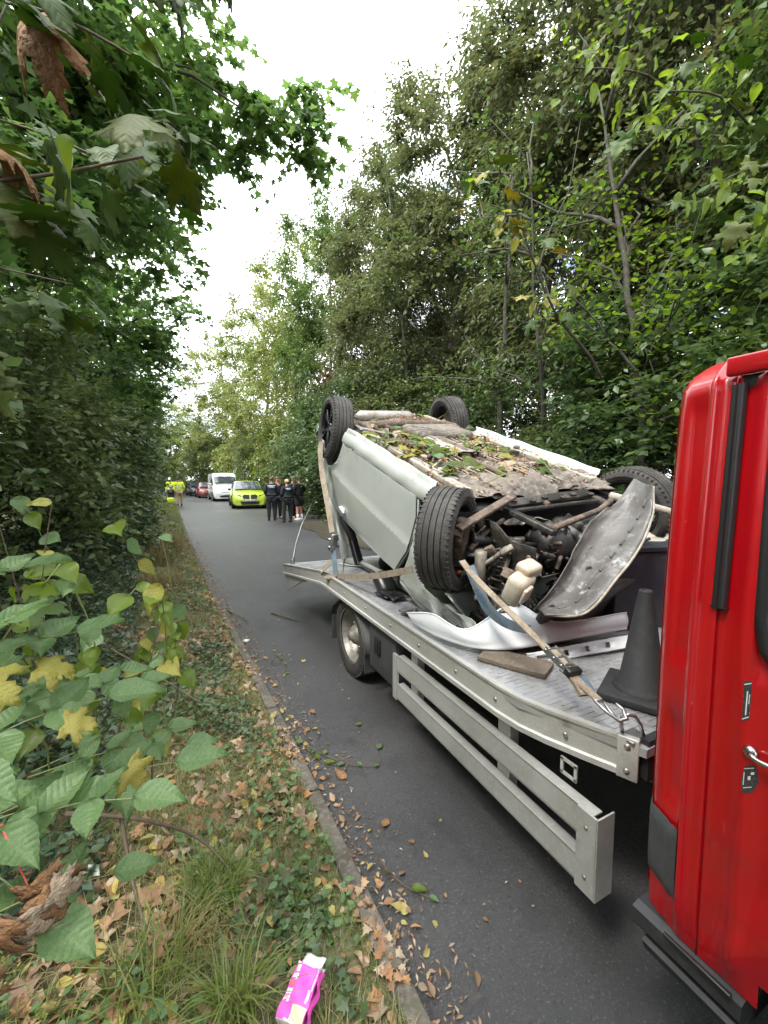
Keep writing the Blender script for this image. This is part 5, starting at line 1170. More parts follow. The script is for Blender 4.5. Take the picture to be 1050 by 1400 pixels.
    for i in (0, 1):
        a = Vector(N[f'an{i}'][:3]); mb = MB(); mb.tube([a + Vector((0, .06, -.045)), a + Vector((0, 0, -.03)), a + Vector((.01, -.10, -.045)), a + Vector((.015, -.18, -.055))], [.04, .052, .045, .028], 10); mb.tube([a + Vector((0, 0, -.03)), a + Vector((0, 0, .05))], [.05, .046], 10)
        mb.build('shoe', M['cloth_black'] if not shorts else M['white_c'], t)
        if shorts: mb = MB(); mb.tube([a + Vector((0, 0, -.02)), a + Vector((0, 0, .16))], [.046, .050], 12); mb.build('sock', M['white_c'], t)
    hd = link('head_detail', None, t, (0, -.005, 1.63), (0, 0, R(headturn)))
    mb = MB(); mb.tube([(0, -.088, .03), (0, -.112, -.01), (0, -.09, -.022)], [.008, .014, .008], 8); mb.build('nose', M['skin'], hd)
    for sx in (-.082, .082): mb = MB(); mb.lathe([(.0, -.006), (.02, -.005), (.026, .004), (.0, .006)], 10, AX, (sx, .005, -.005)); mb.build('ear', M['skin'], hd)
    for sx in (-.032, .032): mb = MB(); mb.lathe([(0, -.011), (.011, 0), (0, .011)], 8, None, (sx, -.086, .025)); mb.build('eye', M['hair_dark'], hd)
    mb = MB(); mb.box((0, -.092, -.055), (.045, .01, .010), bev=.003); mb.build('mouth', M['redp'], hd)
    if helmet:
        mb = MB(); mb.lathe([(.13, .0), (.125, .03), (.11, .09), (.06, .135), (0, .145)], 20, None, (0, .01, .02)); mb.lathe([(.16, -.005), (.12, .02)], 20, None, (0, .01, .02)); mb.build('helmet', M['hivis'] if helmet == 1 else M['white_c'], hd)
    else:
        mb = MB()
        def hf(u, v):
            th = 2 * math.pi * u; ph = v * math.pi * (.60 if -math.cos(th) < .2 else .42) ; front = max(0, -math.sin(th)); ph = v * math.pi * (.63 - .27 * front)
            r = 1 + .03 * math.sin(th * 7 + v * 9); return (.094 * math.sin(ph) * math.cos(th) * r, .108 * math.sin(ph) * math.sin(th) * r + .012, .032 + .098 * math.cos(ph) * r)
        mb.grid(hf, 24, 8)
        if bun: mb.lathe([(0, -.045), (.035, -.03), (.045, 0), (.035, .03), (0, .045)], 12, None, (0, .125, .03))
        mb.build('hair', M[hair], hd)
    if vest:
        V = {'a': (0, 0, 1.06, .175 * b, .145 * b), 'b': (0, 0, 1.22, .178 * b, .148 * b), 'c': (0, 0, 1.37, .165 * b, .148 * b)}
        skinned('stab_vest', V, [('a', 'b'), ('b', 'c')], 'b', M['cloth_black'], t)
        mb = MB(); mb.lathe([(.185 * b, -.03), (.19 * b, 0), (.185 * b, .03)], 24, None, (0, 0, .97)); mb.build('belt', M['cloth_black'], t)
        for a in (40, 80, 110, 150, 200, 330): mb = MB(); mb.box((math.cos(R(a)) * .19, math.sin(R(a)) * .16, .96), (.06, .05, .10), (0, 0, R(a)), bev=.012); mb.build('belt_pouch', M['cloth_black'], t)
    if patch:
        mb = MB(); mb.grid(lambda u, v: ((u - .5) * patch[0], .158 - .35 * (u - .5) ** 2 * .5 + .004, 1.36 + (v - .5) * patch[1]), 6, 3, .004); pm = mb.build('back_patch', M['patch'], t)
        cu = bpy.data.curves.new('t', 'FONT'); cu.body = 'POLICE'; cu.size = patch[0] * .29; cu.align_x = 'CENTER'; cu.align_y = 'CENTER'; cu.extrude = .002
        o = bpy.data.objects.new('t', cu); COL.objects.link(o); dg = bpy.context.evaluated_depsgraph_get(); me = bpy.data.meshes.new_from_object(o.evaluated_get(dg)); bpy.data.objects.remove(o)
        me.materials.clear(); me.materials.append(M['white_c']); l = link('lettering', me, pm, (0, .168, 1.36), (R(90), 0, R(180)))
    if tapes:
        for z, r_ in ((1.02, .178), (1.20, .168)):
            mb = MB(); mb.lathe([(r_ * b * 1.03, -.025), (r_ * b * 1.05, 0), (r_ * b * 1.03, .025)], 24, None, (0, 0, z)); tp = mb.build('reflective_tape', M['refl'], t); tp.scale = (1, .82, 1)
    return t
behind = [((-.25, .06, 1.15), (-.16, -.16, 1.0)), ((.25, .06, 1.15), (.16, -.16, 1.0))]
person('police officer seen from behind with a pale blue back patch, nearest the lime car', (3.22, 16.9, .02), 172, 1.80, behind, vest=True, patch=(.30, .12), hair='hair_brown', bulk=1.08)
person('fair haired police officer seen from behind, hair in a bun, standing in the middle', (3.62, 15.9, .02), 190, 1.70, behind, stance=.13, vest=True, patch=(.22, .09), hair='hair_blond', bun=True)
person('man in black raising a hand to his face, facing the camera', (3.62, 17.7, .02), 12, 1.82, [((-.25, .0, 1.17), (-.18, -.14, 1.0)), ((.22, -.10, 1.22), (.06, -.17, 1.50))], hair='hair_brown', top='cloth_black')
person('man in black jumper and shorts with bare legs and white socks', (4.36, 16.9, .0), 205, 1.84, [((-.29, -.02, 1.18), (-.14, -.22, 1.10)), ((.29, -.02, 1.18), (.14, -.22, 1.10))], shorts=True, hair='hair_brown', bulk=1.22, legs='cloth_black', stance=.09)
person('man in dark clothes mostly hidden behind the man in shorts', (4.35, 17.9, .0), 35, 1.83, hair='hair_brown', stride=.05)
walk = [((-.28, .05, 1.17), (-.26, -.08, .94)), ((.28, -.02, 1.17), (.26, .10, .95))]
person('firefighter in yellow hi-vis jacket and tan trousers walking away down the lane', (-.20, 29.6, .0), 183, 1.84, walk, stride=.10, top='hivis', legs='tan', bulk=1.25, hair='hair_dark', tapes=True)
person('second firefighter in yellow jacket and dark trousers close to the hedge', (-.72, 31.0, .05), 165, 1.78, walk, top='hivis', legs='cloth_navy', bulk=1.2, helmet=2, tapes=True)
person('third hi-vis jacketed figure furthest of the trio by the hedge', (-.78, 33.2, .05), 150, 1.78, walk, top='hivis', legs='tan', bulk=1.15, hair='hair_dark')
bg = empty('kit_bag', (-.72, 30.2, .05), 'yellow kit bag carried low between the two firefighters', 'bag')
mb = MB(); mb.box((0, 0, .30), (.42, .25, .36), bev=.06); mb.build('bag_body', M['hivis'], bg); mb = MB(); mb.tube([(-.12, 0, .46), (-.08, 0, .62), (.08, 0, .62), (.12, 0, .46)], .015, 6); mb.build('handle', M['dark'], bg)
# ------------------------------------------------------------------ verge planting, litter and fallen leaves
M['grass'] = leafmat('grass_blades', [(.14, .21, .05), (.19, .27, .06), (.11, .17, .04), (.30, .28, .12), (.16, .25, .05)], trans=.4, dark=(.16, .15, .06))
M['straw'] = leafmat('dry_grass', [(.34, .27, .13), (.28, .23, .10), (.20, .20, .07), (.40, .32, .18)], trans=.3, dark=(.22, .18, .09))
M['brownleaf'] = leafmat('fallen_brown_leaf', [(.28, .16, .09), (.38, .23, .13), (.22, .15, .10), (.46, .34, .22), (.40, .20, .08), (.16, .11, .07), (.50, .41, .29), (.34, .26, .17)], trans=.15, dark=(.18, .10, .05), big=6, rough=.7)
_nt = M['brownleaf'].node_tree; _b = _nt.nodes.new('ShaderNodeBump'); _x = _nt.nodes.new('ShaderNodeTexNoise'); _x.inputs['Scale'].default_value = 9; _x.inputs['Detail'].default_value = 8; _c = _nt.nodes.new('ShaderNodeTexCoord')
_nt.links.new(_c.outputs['Object'], _x.inputs['Vector']); _nt.links.new(_x.outputs['Fac'], _b.inputs['Height']); _b.inputs['Strength'].default_value = .8; _b.inputs['Distance'].default_value = .02; _nt.links.new(_b.outputs[0], _nt.nodes['Principled BSDF'].inputs['Normal'])
M['yellowleaf'] = leafmat('fallen_yellow_leaf', [(.50, .42, .10), (.42, .36, .12), (.36, .36, .12), (.46, .30, .10), (.30, .33, .10)], trans=.25, dark=(.34, .24, .09), big=30, rough=.6)
M['groundivy'] = leafmat('ground_ivy_leaf', [(.06, .105, .045), (.08, .13, .05), (.075, .11, .06), (.11, .16, .055)], trans=.25, rough=.4)
M['elder'] = leafmat('elder_leaf', [(.075, .16, .06), (.10, .19, .07), (.06, .13, .05)], trans=.35, dark=(.20, .25, .10), big=30, rough=.5)
M['sycamore_y'] = leafmat('sycamore_yellow_leaf', [(.34, .32, .05), (.24, .27, .05), (.42, .36, .08)], trans=.4, dark=(.22, .13, .05), big=26, rough=.55)
M['sycamore_g'] = leafmat('sycamore_green_leaf', [(.06, .12, .03), (.08, .15, .035), (.05, .10, .03), (.12, .15, .03)], trans=.5, dark=(.10, .12, .03), big=14, rough=.5)
def veined(m, amt=.45):
    n = m.node_tree.nodes; l = m.node_tree.links; b = n['Principled BSDF']; t = n.new('ShaderNodeTexCoord'); s = n.new('ShaderNodeSeparateXYZ'); l.new(t.outputs['Object'], s.inputs[0])
    def ma(op, a, c=None):
        q = n.new('ShaderNodeMath'); q.operation = op
        for i, v in enumerate((a, c)):
            if v is None: continue
            if isinstance(v, (int, float)): q.inputs[i].default_value = v
            else: l.new(v, q.inputs[i])
        return q.outputs[0]
    ax_ = ma('ABSOLUTE', s.outputs[0]); tt = ma('SUBTRACT', s.outputs[1], ma('MULTIPLY', ax_, .8)); w = ma('ABSOLUTE', ma('SINE', ma('MULTIPLY', tt, 26)))
    v1 = ma('SUBTRACT', 1, ma('MULTIPLY', w, 5.5)); v1.node.use_clamp = True; v2 = ma('SUBTRACT', 1, ma('MULTIPLY', ax_, 70)); v2.node.use_clamp = True; v = ma('MAXIMUM', v1, v2)
    src = b.inputs['Base Color'].links[0].from_socket; mx = n.new('ShaderNodeMixRGB'); mx.blend_type = 'MIX'; l.new(ma('MULTIPLY', v, amt), mx.inputs[0]); l.new(src, mx.inputs[1]); mx.inputs[2].default_value = (.34, .40, .18, 1); l.new(mx.outputs[0], b.inputs['Base Color'])
    bp = n.new('ShaderNodeBump'); bp.inputs['Strength'].default_value = .6; bp.inputs['Distance'].default_value = .004; l.new(w, bp.inputs['Height']); l.new(bp.outputs[0], b.inputs['Normal'])
veined(M['elder'], .18); [setattr(x.inputs['Strength'], 'default_value', .3) for x in M['elder'].node_tree.nodes if x.type == 'BUMP']; veined(M['sycamore_y'], .12); veined(M['sycamore_g'], .12)
for q_ in ('sycamore_y', 'sycamore_g'):
    [setattr(x.inputs['Strength'], 'default_value', .2) for x in M[q_].node_tree.nodes if x.type == 'BUMP']
M['stem'] = mat('green_stem', (.16, .19, .07), .6); M['twigm'] = mat('brown_twig', (.10, .075, .05), .85, noise=[(30, (.18, .14, .10), .5, .7)])
rg = np.random.default_rng(99)
def vz(P): return np.array([verge_z(x, y) for x, y in P[:, :2]])
def scatter(n, ylo, yhi, dlo, dhi, yp=1.0, dp=1.0):
    y = ylo + (yhi - ylo) * rg.random(n) ** yp; d = dlo + (dhi - dlo) * rg.random(n) ** dp
    x = np.array([xl(q) for q in y]) - .09 - d; P = np.stack([x, y, np.zeros(n)], 1); P[:, 2] = vz(P); return P
def clumpy(P, f, keep, seed=0):
    v = np.sin(P[:, 0] * f + seed) * np.sin(P[:, 1] * f * .83 + seed * 2) + .5 * np.sin(P[:, 0] * f * 2.3 + P[:, 1] * f * 1.9 + seed); return P[v > keep]
def flat_leaves(name, P, size, tm, m, lift=.012, tilt=.35, z=.0):
    n = len(P); D = rg.normal(size=(n, 3)); D[:, 2] *= tilt * .6; Nn = rg.normal(size=(n, 3)) * tilt; Nn[:, 2] += 1
    P = P.copy(); P[:, 2] += lift * rg.random(n) + z + .004
    return leaves_mesh(name, P, D, Nn, size * (.6 + .8 * rg.random(n)), tm, m)
def stuff(name, me, kind='stuff'): return tag(link(name, me), kind=kind)
# curled fallen leaf shapes
T_CURL = (np.array([(0, 0, 0), (.22, .18, .10), (.30, .45, .16), (.16, .8, .10), (0, 1.02, .02), (-.16, .8, .10), (-.30, .45, .16), (-.22, .18, .10), (0, .45, 0)]), [(8, i, (i + 1) % 8) for i in range(8)])
T_MCURL = (T_MAPLE[0].copy(), T_MAPLE[1]); T_MCURL[0][:, 2] = .35 * np.abs(T_MCURL[0][:, 0]) ** 1.5 + .12 * np.sin(T_MCURL[0][:, 1] * 5)
P = np.concatenate([scatter(1300, .5, 5, 0, 1.3), scatter(2000, 3, 14, 0, 1.3)]); P = clumpy(P, 4.2, -.25)
stuff('leaf_litter', flat_leaves('leaf_litter', P, .055, T_MCURL, M['brownleaf'], .02, .5))
P = np.concatenate([scatter(2000, .5, 5, 0, 1.4), scatter(1800, 3, 14, 0, 1.3)])
stuff('leaf_litter', flat_leaves('leaf_litter_small', P, .045, T_CURL, M['brownleaf'], .02, .5))
P = clumpy(scatter(1500, .5, 10, 0, 1.3), 3.1, .1, 2)
stuff('leaf_litter', flat_leaves('leaf_litter_yellow', P, .05, T_CURL, M['yellowleaf'], .025, .4))
P = clumpy(np.concatenate([scatter(12000, .5, 4.5, 0.1, 1.5), scatter(6000, 4, 14, .1, 1.4)]), 2.6, .1, 5)
stuff('ground_ivy', flat_leaves('ground_ivy', P, .032, T_MAPLE5, M['groundivy'], .05, .5, .005))
P = clumpy(scatter(12000, .5, 9, .0, 1.5), 3.3, -.1, 9)
stuff('ground_ivy', flat_leaves('ground_herbs', P, .030, T_OVAL, M['elder'], .06, .5, .005))
def blades(name, P, h, m, lean=.45, w=.006):
    n = len(P); a = rg.random(n) * 6.283; ln = h * (.4 + .8 * rg.random(n)); L = lean * rg.random(n) + .1
    dx, dy = np.cos(a) * L, np.sin(a) * L; px, py = -np.sin(a), np.cos(a); V = np.zeros((n, 7, 3))
    for i, (t, ww) in enumerate(((0, 1), (.4, .85), (.75, .5))):
        for j, s in ((0, -1), (1, 1)):
            V[:, i * 2 + j, 0] = P[:, 0] + dx * ln * t * t * 1.3 + px * s * w * ww / 2; V[:, i * 2 + j, 1] = P[:, 1] + dy * ln * t * t * 1.3 + py * s * w * ww / 2; V[:, i * 2 + j, 2] = P[:, 2] + ln * t * (1 - L * .5 * t)
    V[:, 6, 0] = P[:, 0] + dx * ln * 1.35; V[:, 6, 1] = P[:, 1] + dy * ln * 1.35; V[:, 6, 2] = P[:, 2] + ln * (1 - L * .62)
    F = np.array([(0, 1, 3), (0, 3, 2), (2, 3, 5), (2, 5, 4), (4, 5, 6)]); f = (np.arange(n)[:, None, None] * 7 + F[None]).reshape(-1)
    me = bpy.data.meshes.new(name); me.vertices.add(n * 7); me.vertices.foreach_set('co', V.reshape(-1).astype(np.float32)); me.loops.add(len(f)); me.loops.foreach_set('vertex_index', f.astype(np.int32))
    me.polygons.add(n * 5); me.polygons.foreach_set('loop_start', (np.arange(n * 5) * 3).astype(np.int32)); me.materials.append(m); me.update(calc_edges=True); return me
P = clumpy(scatter(48000, .45, 13, .0, 1.4, 1.3), 3.7, -.7, 3); stuff('short_grass', blades('short_grass', P, .06, M['grass'], .9, .0035))
P = clumpy(scatter(40000, .45, 13, .0, 1.5, 1.2), 2.9, -.8, 7); stuff('short_grass', blades('dry_short_grass', P, .07, M['straw'], 1.0, .003))
def tuft(c, n, h, r, m, label, lean=.7, w=.005):
    P = np.zeros((n, 3)); a = rg.random(n) * 6.283; q = r * rg.random(n) ** .6; P[:, 0] = c[0] + np.cos(a) * q; P[:, 1] = c[1] + np.sin(a) * q; P[:, 2] = verge_z(c[0], c[1]) - .005
    o = link('grass_tuft', blades('grass_tuft', P, h, m, lean, w)); return tag(o, label, 'grass')
tuft((.06, 1.62), 1100, .13, .10, M['grass'], 'bright green grass tuft on the verge above the pink carton', .8, .0055)
tuft((.09, 1.20), 170, .20, .06, M['grass'], 'taller green grass tuft beside the pink carton', .9, .007)
tuft((-.16, 1.32), 110, .26, .10, M['grass'], 'long arching grass at the near edge of the verge', 1.1, .005)
tuft((-.04, 1.42), 120, .16, .10, M['straw'], 'dull strawy grass between the two green tufts', 1.1, .004)
tuft((.36, 1.47), 150, .07, .05, M['grass'], 'small thin grass tuft creeping over the kerb', 1.0, .003)
tuft((-.62, 8.6), 1400, .50, .42, M['straw'], 'tall dry yellow grass standing near the far end of the verge', .45, .008)
tuft((-.45, 10.2), 1200, .55, .42, M['straw'], 'second tall dry grass stand by the hedge', .45, .009)
tuft((-.35, 6.8), 500, .28, .30, M['straw'], 'shorter dry grass patch in front of the tall dry grass', .7, .006)
P = scatter(7000, 12, 42, .0, 2.6); stuff('verge_grass', blades('verge_grass', P, .30, M['grass'], .6, .014))
# low dark periwinkle like ground shrub on the back of the verge
P = scatter(26000, 1.6, 16, .85, 2.4, 1.1); P[:, 2] += .55 * rg.random(len(P)) * np.clip((np.array([xl(q) for q in P[:, 1]]) - P[:, 0] - .8) * 1.2, .1, 1)
D, Nn = rand_leaves(rg, P, .1, 1.2)
M['bluegreen'] = leafmat('low_shrub_leaf', [(.055, .10, .06), (.075, .125, .07), (.065, .105, .055), (.10, .14, .07)], trans=.2, rough=.33)
stuff('low_shrubs', leaves_mesh('low_shrubs', P, D, Nn, .050 * (.6 + .8 * rg.random(len(P))), T_RHOMB, M['bluegreen']))
# ---- big leaves of the near shrubs: each leaf is a part
def leaf_mesh(name, kind, m, seed=0, curl=.15):
    r = random.Random(seed); mb = MB()
    if kind == 'oval':
        n = 10; sh = [math.sin(math.pi * (i / n) ** .68) ** 1.15 * .27 for i in range(n + 1)]
        def f(u, v):
            t = v; i = min(n - 1, int(t * n)); w = sh[i] + (sh[i + 1] - sh[i]) * (t * n - i); s = (2 * u - 1)
            return (s * (w + .008 + (.014 * (1 if int(t * 22) % 2 else 0) if abs(s) > .9 else 0)), t, abs(s) * .10 * (1 + curl) - curl * t * t * .9 + .015 * math.sin(t * 16) * abs(s))
        mb.grid(f, 4, 20)
    else:
        lob = [(0, 0), (.10, -.04), (.24, -.12), (.46, -.10), (.60, -.16), (.55, .02), (.66, .12), (.48, .14), (.40, .20), (.54, .30), (.74, .36), (.70, .46), (.86, .60), (.62, .58), (.52, .66), (.38, .54), (.26, .56), (.32, .70), (.26, .78), (.30, .90), (.14, .90), (.04, 1.08)]
        pts = lob + [(-x, y) for x, y in lob[:0:-1]][:]
        pts = [(x * (.92 + .1 * r.random()), y * (.95 + .08 * r.random())) for x, y in pts]
        def g(x, y):
            a = math.atan2(x, y + .05); d = math.hypot(x, y); rib = abs(math.sin(a * 2.6))
            return (x, y, .05 * rib * d - curl * d * d * .8 + .02 * math.sin(x * 9 + seed) + .02 * math.sin(y * 11 + seed))
        panel_mesh(mb, pts, g, .11, .004)
    return mb.mesh(name, m)
LM = {'el': [leaf_mesh('elder_leaf', 'oval', M['elder'], i, c) for i, c in ((1, .12), (2, .3), (3, .05))],
      'sy': [leaf_mesh('sycamore_leaf', 'maple', M['sycamore_y'], i, c) for i, c in ((4, .2), (5, .35))],
      'sg': [leaf_mesh('sycamore_leaf', 'maple', M['sycamore_g'], i, c) for i, c in ((6, .15), (7, .35), (8, .5))],
      'sb': [leaf_mesh('sycamore_leaf', 'maple', M['brownleaf'], i, c) for i, c in ((9, .9), (10, 1.3))],
      'go': [leaf_mesh('ovate_leaf', 'oval', M['lime_leaf'], i, c) for i, c in ((11, .3), (12, .5))],
      'yo': [leaf_mesh('ovate_leaf', 'oval', M['sycamore_y'], 13, .4)]}
rl = random.Random(21)
def put_leaf(par, k, p, d, nrm, size, w=1.0, lab=None):
    me = rl.choice(LM[k]); d = Vector(d).normalized(); nrm = Vector(nrm); x = d.cross(nrm).normalized(); z = x.cross(d)
    o = bpy.data.objects.new('leaf', me); COL.objects.link(o); o.parent = par
    m = Matrix(((x.x * w, d.x, z.x, p[0]), (x.y * w, d.y, z.y, p[1]), (x.z * w, d.z, z.z, p[2]), (0, 0, 0, 1)))
    o.matrix_local = Matrix.Translation(-Vector(par.location)) @ m @ Matrix.Diagonal((size, size, size, 1))
    if lab: o['label'] = lab
    return o
def stemmed(par, pts, r, m='stem'):
    mb = MB(); P = [spl(pts, i / 12) for i in range(13)]; mb.tube(P, [r * (1 - .6 * i / 12) for i in range(13)], 6); o = mb.build('stem', M[m], par); o.matrix_parent_inverse = Matrix.Translation(-Vector(par.location)); return P
def compound(par, base, tip, n, size, kind='el', up=(0, -.3, 1), kinds=None):
    """pinnate leaf: opposite leaflets along the stalk and one at the tip"""
    base, tip = Vector(base), Vector(tip); mid = (base + tip) / 2 + Vector((0, 0, .03)); P = stemmed(par, [base, mid, tip], .0028)
    ax_ = (tip - base).normalized(); side = ax_.cross(Vector(up)).normalized()
    for i in range(n):
        p = P[int(4 + 8 * i / n)]
        for s in (-1, 1): put_leaf(par, kind, p, side * s + ax_ * .55 + Vector((0, 0, rl.uniform(-.35, .1))), Vector(up) + Vector((rl.uniform(-.4, .4), rl.uniform(-.4, .4), 0)), size * rl.uniform(.8, 1.1) * 1.42, 1.15)
    put_leaf(par, kind, tip, ax_ + Vector((0, 0, -.2)), up, size * 1.5, 1.15)
# elder at the lower edge of the picture
el = empty('elder_shrub', (-.75, 1.55, .25), 'elder shrub with pale green paired leaflets at the near side of the verge', 'shrub')
for a, b, n, s in [((-.55, 1.5, .72), (-.05, 1.38, .82), 2, .105), ((-.45, 1.3, .80), (-.13, 1.12, .92), 2, .085), ((-.60, 1.42, .95), (-.22, 1.40, 1.06), 2, .10), ((-.5, 1.7, .70), (-.02, 1.60, .74), 3, .075), ((-.55, 1.25, .98), (-.36, 1.05, .98), 2, .08),
                   ((-.62, 1.6, 1.10), (-.30, 1.50, 1.24), 2, .09), ((-.55, 1.45, 1.2), (-.38, 1.3, 1.36), 2, .08), ((-.55, 1.9, .6), (-.10, 1.95, .62), 2, .085), ((-.7, 1.7, 1.3), (-.42, 1.55, 1.44), 2, .09), ((-.5, 1.2, .85), (-.28, 1.0, .80), 1, .09), ((-.62, 1.35, .75), (-.30, 1.28, .86), 2, .085), ((-.6, 1.5, 1.0), (-.16, 1.62, 1.0), 3, .07), ((-.6, 1.15, 1.15), (-.40, 1.02, 1.14), 1, .085), ((-.62, 1.75, .9), (-.25, 1.85, .95), 2, .08), ((-.58, 1.25, .6), (-.2, 1.22, .66), 2, .075)]:
    compound(el, a, b, n, s)
for p in [[(-.75, 1.55, .2), (-.66, 1.5, .6), (-.60, 1.45, 1.0), (-.62, 1.55, 1.4)], [(-.72, 1.6, .2), (-.6, 1.55, .5), (-.50, 1.4, .78)], [(-.8, 1.7, .2), (-.72, 1.7, .8), (-.70, 1.7, 1.35)]]: stemmed(el, p, .010, 'twigm')
for p, d, nn, s, k in [((-.44, 1.18, 1.26), (.6, -.3, -.2), (0, -.6, 1), .11, 'sy'), ((-.30, 1.30, 1.06), (.8, .1, -.25), (.1, -.5, 1), .075, 'sy'), ((-.16, 1.25, .93), (.5, -.2, -.7), (.2, -.7, .7), .075, 'sy'), ((-.50, 1.22, 1.02), (-.1, -.4, -.9), (.5, -.7, .2), .08, 'sy'), ((-.42, 1.5, 1.33), (.9, -.1, -.1), (0, -.4, 1), .10, 'sg'), ((-.38, 1.42, 1.18), (.9, .1, -.2), (0, -.4, 1), .09, 'sy')]:
    put_leaf(el, k, p, d, nn, s, lab='blotchy yellow lobed leaf' if k == 'sy' else None)
br = empty('dead_leaf_cluster', (-.45, 1.0, .9), 'shrivelled pale brown sycamore leaves on a red stalk below the elder leaves', 'dead leaves')
for p, d, s in [((-.30, .98, .90), (.3, -.2, -.9), .085), ((-.28, .97, .885), (.5, -.3, -.5), .07), ((-.33, .93, .90), (-.6, -.1, -.6), .09), ((-.31, .95, .87), (-.1, -.4, -.9), .08), ((-.36, .88, .86), (-.4, -.2, -.8), .09), ((-.26, .96, .89), (.8, 0, -.2), .05)]:
    put_leaf(br, 'sb', p, d, (rl.uniform(-.5, .5), -.8, .5), s)
M['redstalk'] = mat('red_leaf_stalk', (.45, .07, .04), .5)
stemmed(br, [(-.36, 1.06, .99), (-.335, 1.02, .96), (-.30, .98, .90)], .003, 'redstalk')
# climbing bindweed-like plant with yellow-green leaves on upright stems
bw = empty('climbing_shrub', (-.85, 2.0, .3), 'spindly shrub with curling yellow green leaves in front of the dark hedge', 'shrub')
for k in range(17):
    x0 = -.88 + .05 * k + rl.uniform(-.02, .02); y0 = 1.75 + rl.uniform(0, .9); top = 1.1 + rl.uniform(.1, .8) - k * .025
    pts = stemmed(bw, [(x0, y0, .3), (x0 + rl.uniform(-.06, .06), y0 - .05, .7), (x0 + rl.uniform(-.1, .1), y0 - .1, (.7 + top) / 2), (x0 + rl.uniform(-.12, .16), y0 - .12, top)], .0045, rl.choice(['stem', 'twigm']))
    for j in range(3, 13):
        if rl.random() < .72: put_leaf(bw, rl.choice(['go', 'go', 'el', 'yo']), pts[j], (rl.uniform(-.4, 1), rl.uniform(-.8, .2), rl.uniform(-.8, .1)), (rl.uniform(-.5, .5), -.8, 1), rl.uniform(.07, .125), rl.uniform(1.1, 1.7))
# near sycamore branches hanging into the top of the frame
sy = empty('sycamore_branch', (-1.3, 1.6, 2.4), 'drooping sycamore boughs with big mottled leaves hanging closest to the camera', 'tree branch')
boughs = [[(-1.3, 1.7, 2.2), (-.75, 1.35, 2.28), (-.30, 1.12, 2.30), (-.05, 1.05, 2.38)], [(-1.2, 1.8, 2.9), (-.7, 1.5, 2.9), (-.25, 1.3, 2.80), (-.02, 1.25, 2.72)], [(-1.3, 1.9, 3.4), (-.7, 1.7, 3.4), (-.2, 1.5, 3.35), (.10, 1.45, 3.2)],
          [(-1.2, 1.6, 1.8), (-.8, 1.4, 1.95), (-.45, 1.2, 2.02)], [(-1.2, 2.3, 3.0), (-.6, 2.2, 3.1), (-.05, 2.0, 2.9)], [(-1.3, 2.2, 2.4), (-.9, 2.1, 2.5), (-.35, 2.0, 2.45)], [(-1.2, 1.3, 2.6), (-.7, 1.1, 2.7), (-.3, 1.0, 2.75)], [(-1.2, 1.6, 3.6), (-.4, 1.6, 3.7), (.22, 1.7, 3.6)]]
nl = 0
for b_i, bp in enumerate(boughs):
    pts = stemmed(sy, bp, .006, 'twigm')
    for j in range(1, 13):
        for q in range(3):
            k = rl.choices(['sg', 'sy', 'go', 'sb'], [8, 1.0 if j < 9 else 0, .8, .4 if j < 9 else 0])[0]
            d = (rl.uniform(-.5, 1), rl.uniform(-.9, .5), rl.uniform(-1.1, .1))
            put_leaf(sy, k, pts[j] + Vector((rl.uniform(-.1, .1), rl.uniform(-.1, .12), rl.uniform(-.12, .08))), d, (rl.uniform(-.6, .6), rl.uniform(-.8, .2), 1), rl.uniform(.07, .12)); nl += 1
# a leafy spray in front of the right hand trees and a drooping one at the very top
sp = empty('sapling_branch', (4.6, 3.9, 3.8), 'long thin bough with yellowing leaves reaching out above the car underside', 'tree branch')
pts = stemmed(sp, [(5.3, 3.9, 3.1), (5.0, 3.9, 3.4), (4.45, 4.0, 3.9), (3.9, 4.0, 4.7), (3.6, 4.0, 5.3)], .022, 'bark')
for j in range(5, 13):
    for q in range(7):
        put_leaf(sp, rl.choice(['go', 'sg', 'sy', 'yo', 'sg', 'go']), pts[j] + Vector((rl.uniform(-.5, .4), rl.uniform(-.3, .3), rl.uniform(-.3, .3))), (rl.uniform(-1, .4), rl.uniform(-.6, .4), rl.uniform(-.9, .2)), (rl.uniform(-.4, .4), -.4, 1), rl.uniform(.12, .2))
tpb = empty('overhead_branch', (4.2, 2.2, 4.4), 'bright green hanging boughs in the corner above the red cab', 'tree branch')
for bp in [[(6.0, 2.6, 5.6), (4.8, 2.4, 5.4), (3.6, 2.3, 4.9)], [(6.0, 2.0, 4.6), (4.8, 2.0, 4.5), (3.9, 2.0, 4.05)], [(5.8, 3.2, 6.2), (4.6, 3.0, 6.0), (3.4, 2.9, 5.5)], [(5.6, 1.6, 4.0), (4.6, 1.6, 3.9), (3.9, 1.6, 3.6)]]:
    pts = stemmed(tpb, bp, .014, 'bark')
    for j in range(2, 13):
        for q in range(5): put_leaf(tpb, rl.choice(['go', 'sg', 'go']), pts[j] + Vector((rl.uniform(-.3, .2), rl.uniform(-.3, .3), rl.uniform(-.3, .15))), (rl.uniform(-1, .4), rl.uniform(-.6, .4), rl.uniform(-1, 0)), (rl.uniform(-.4, .4), -.4, 1), rl.uniform(.10, .18))
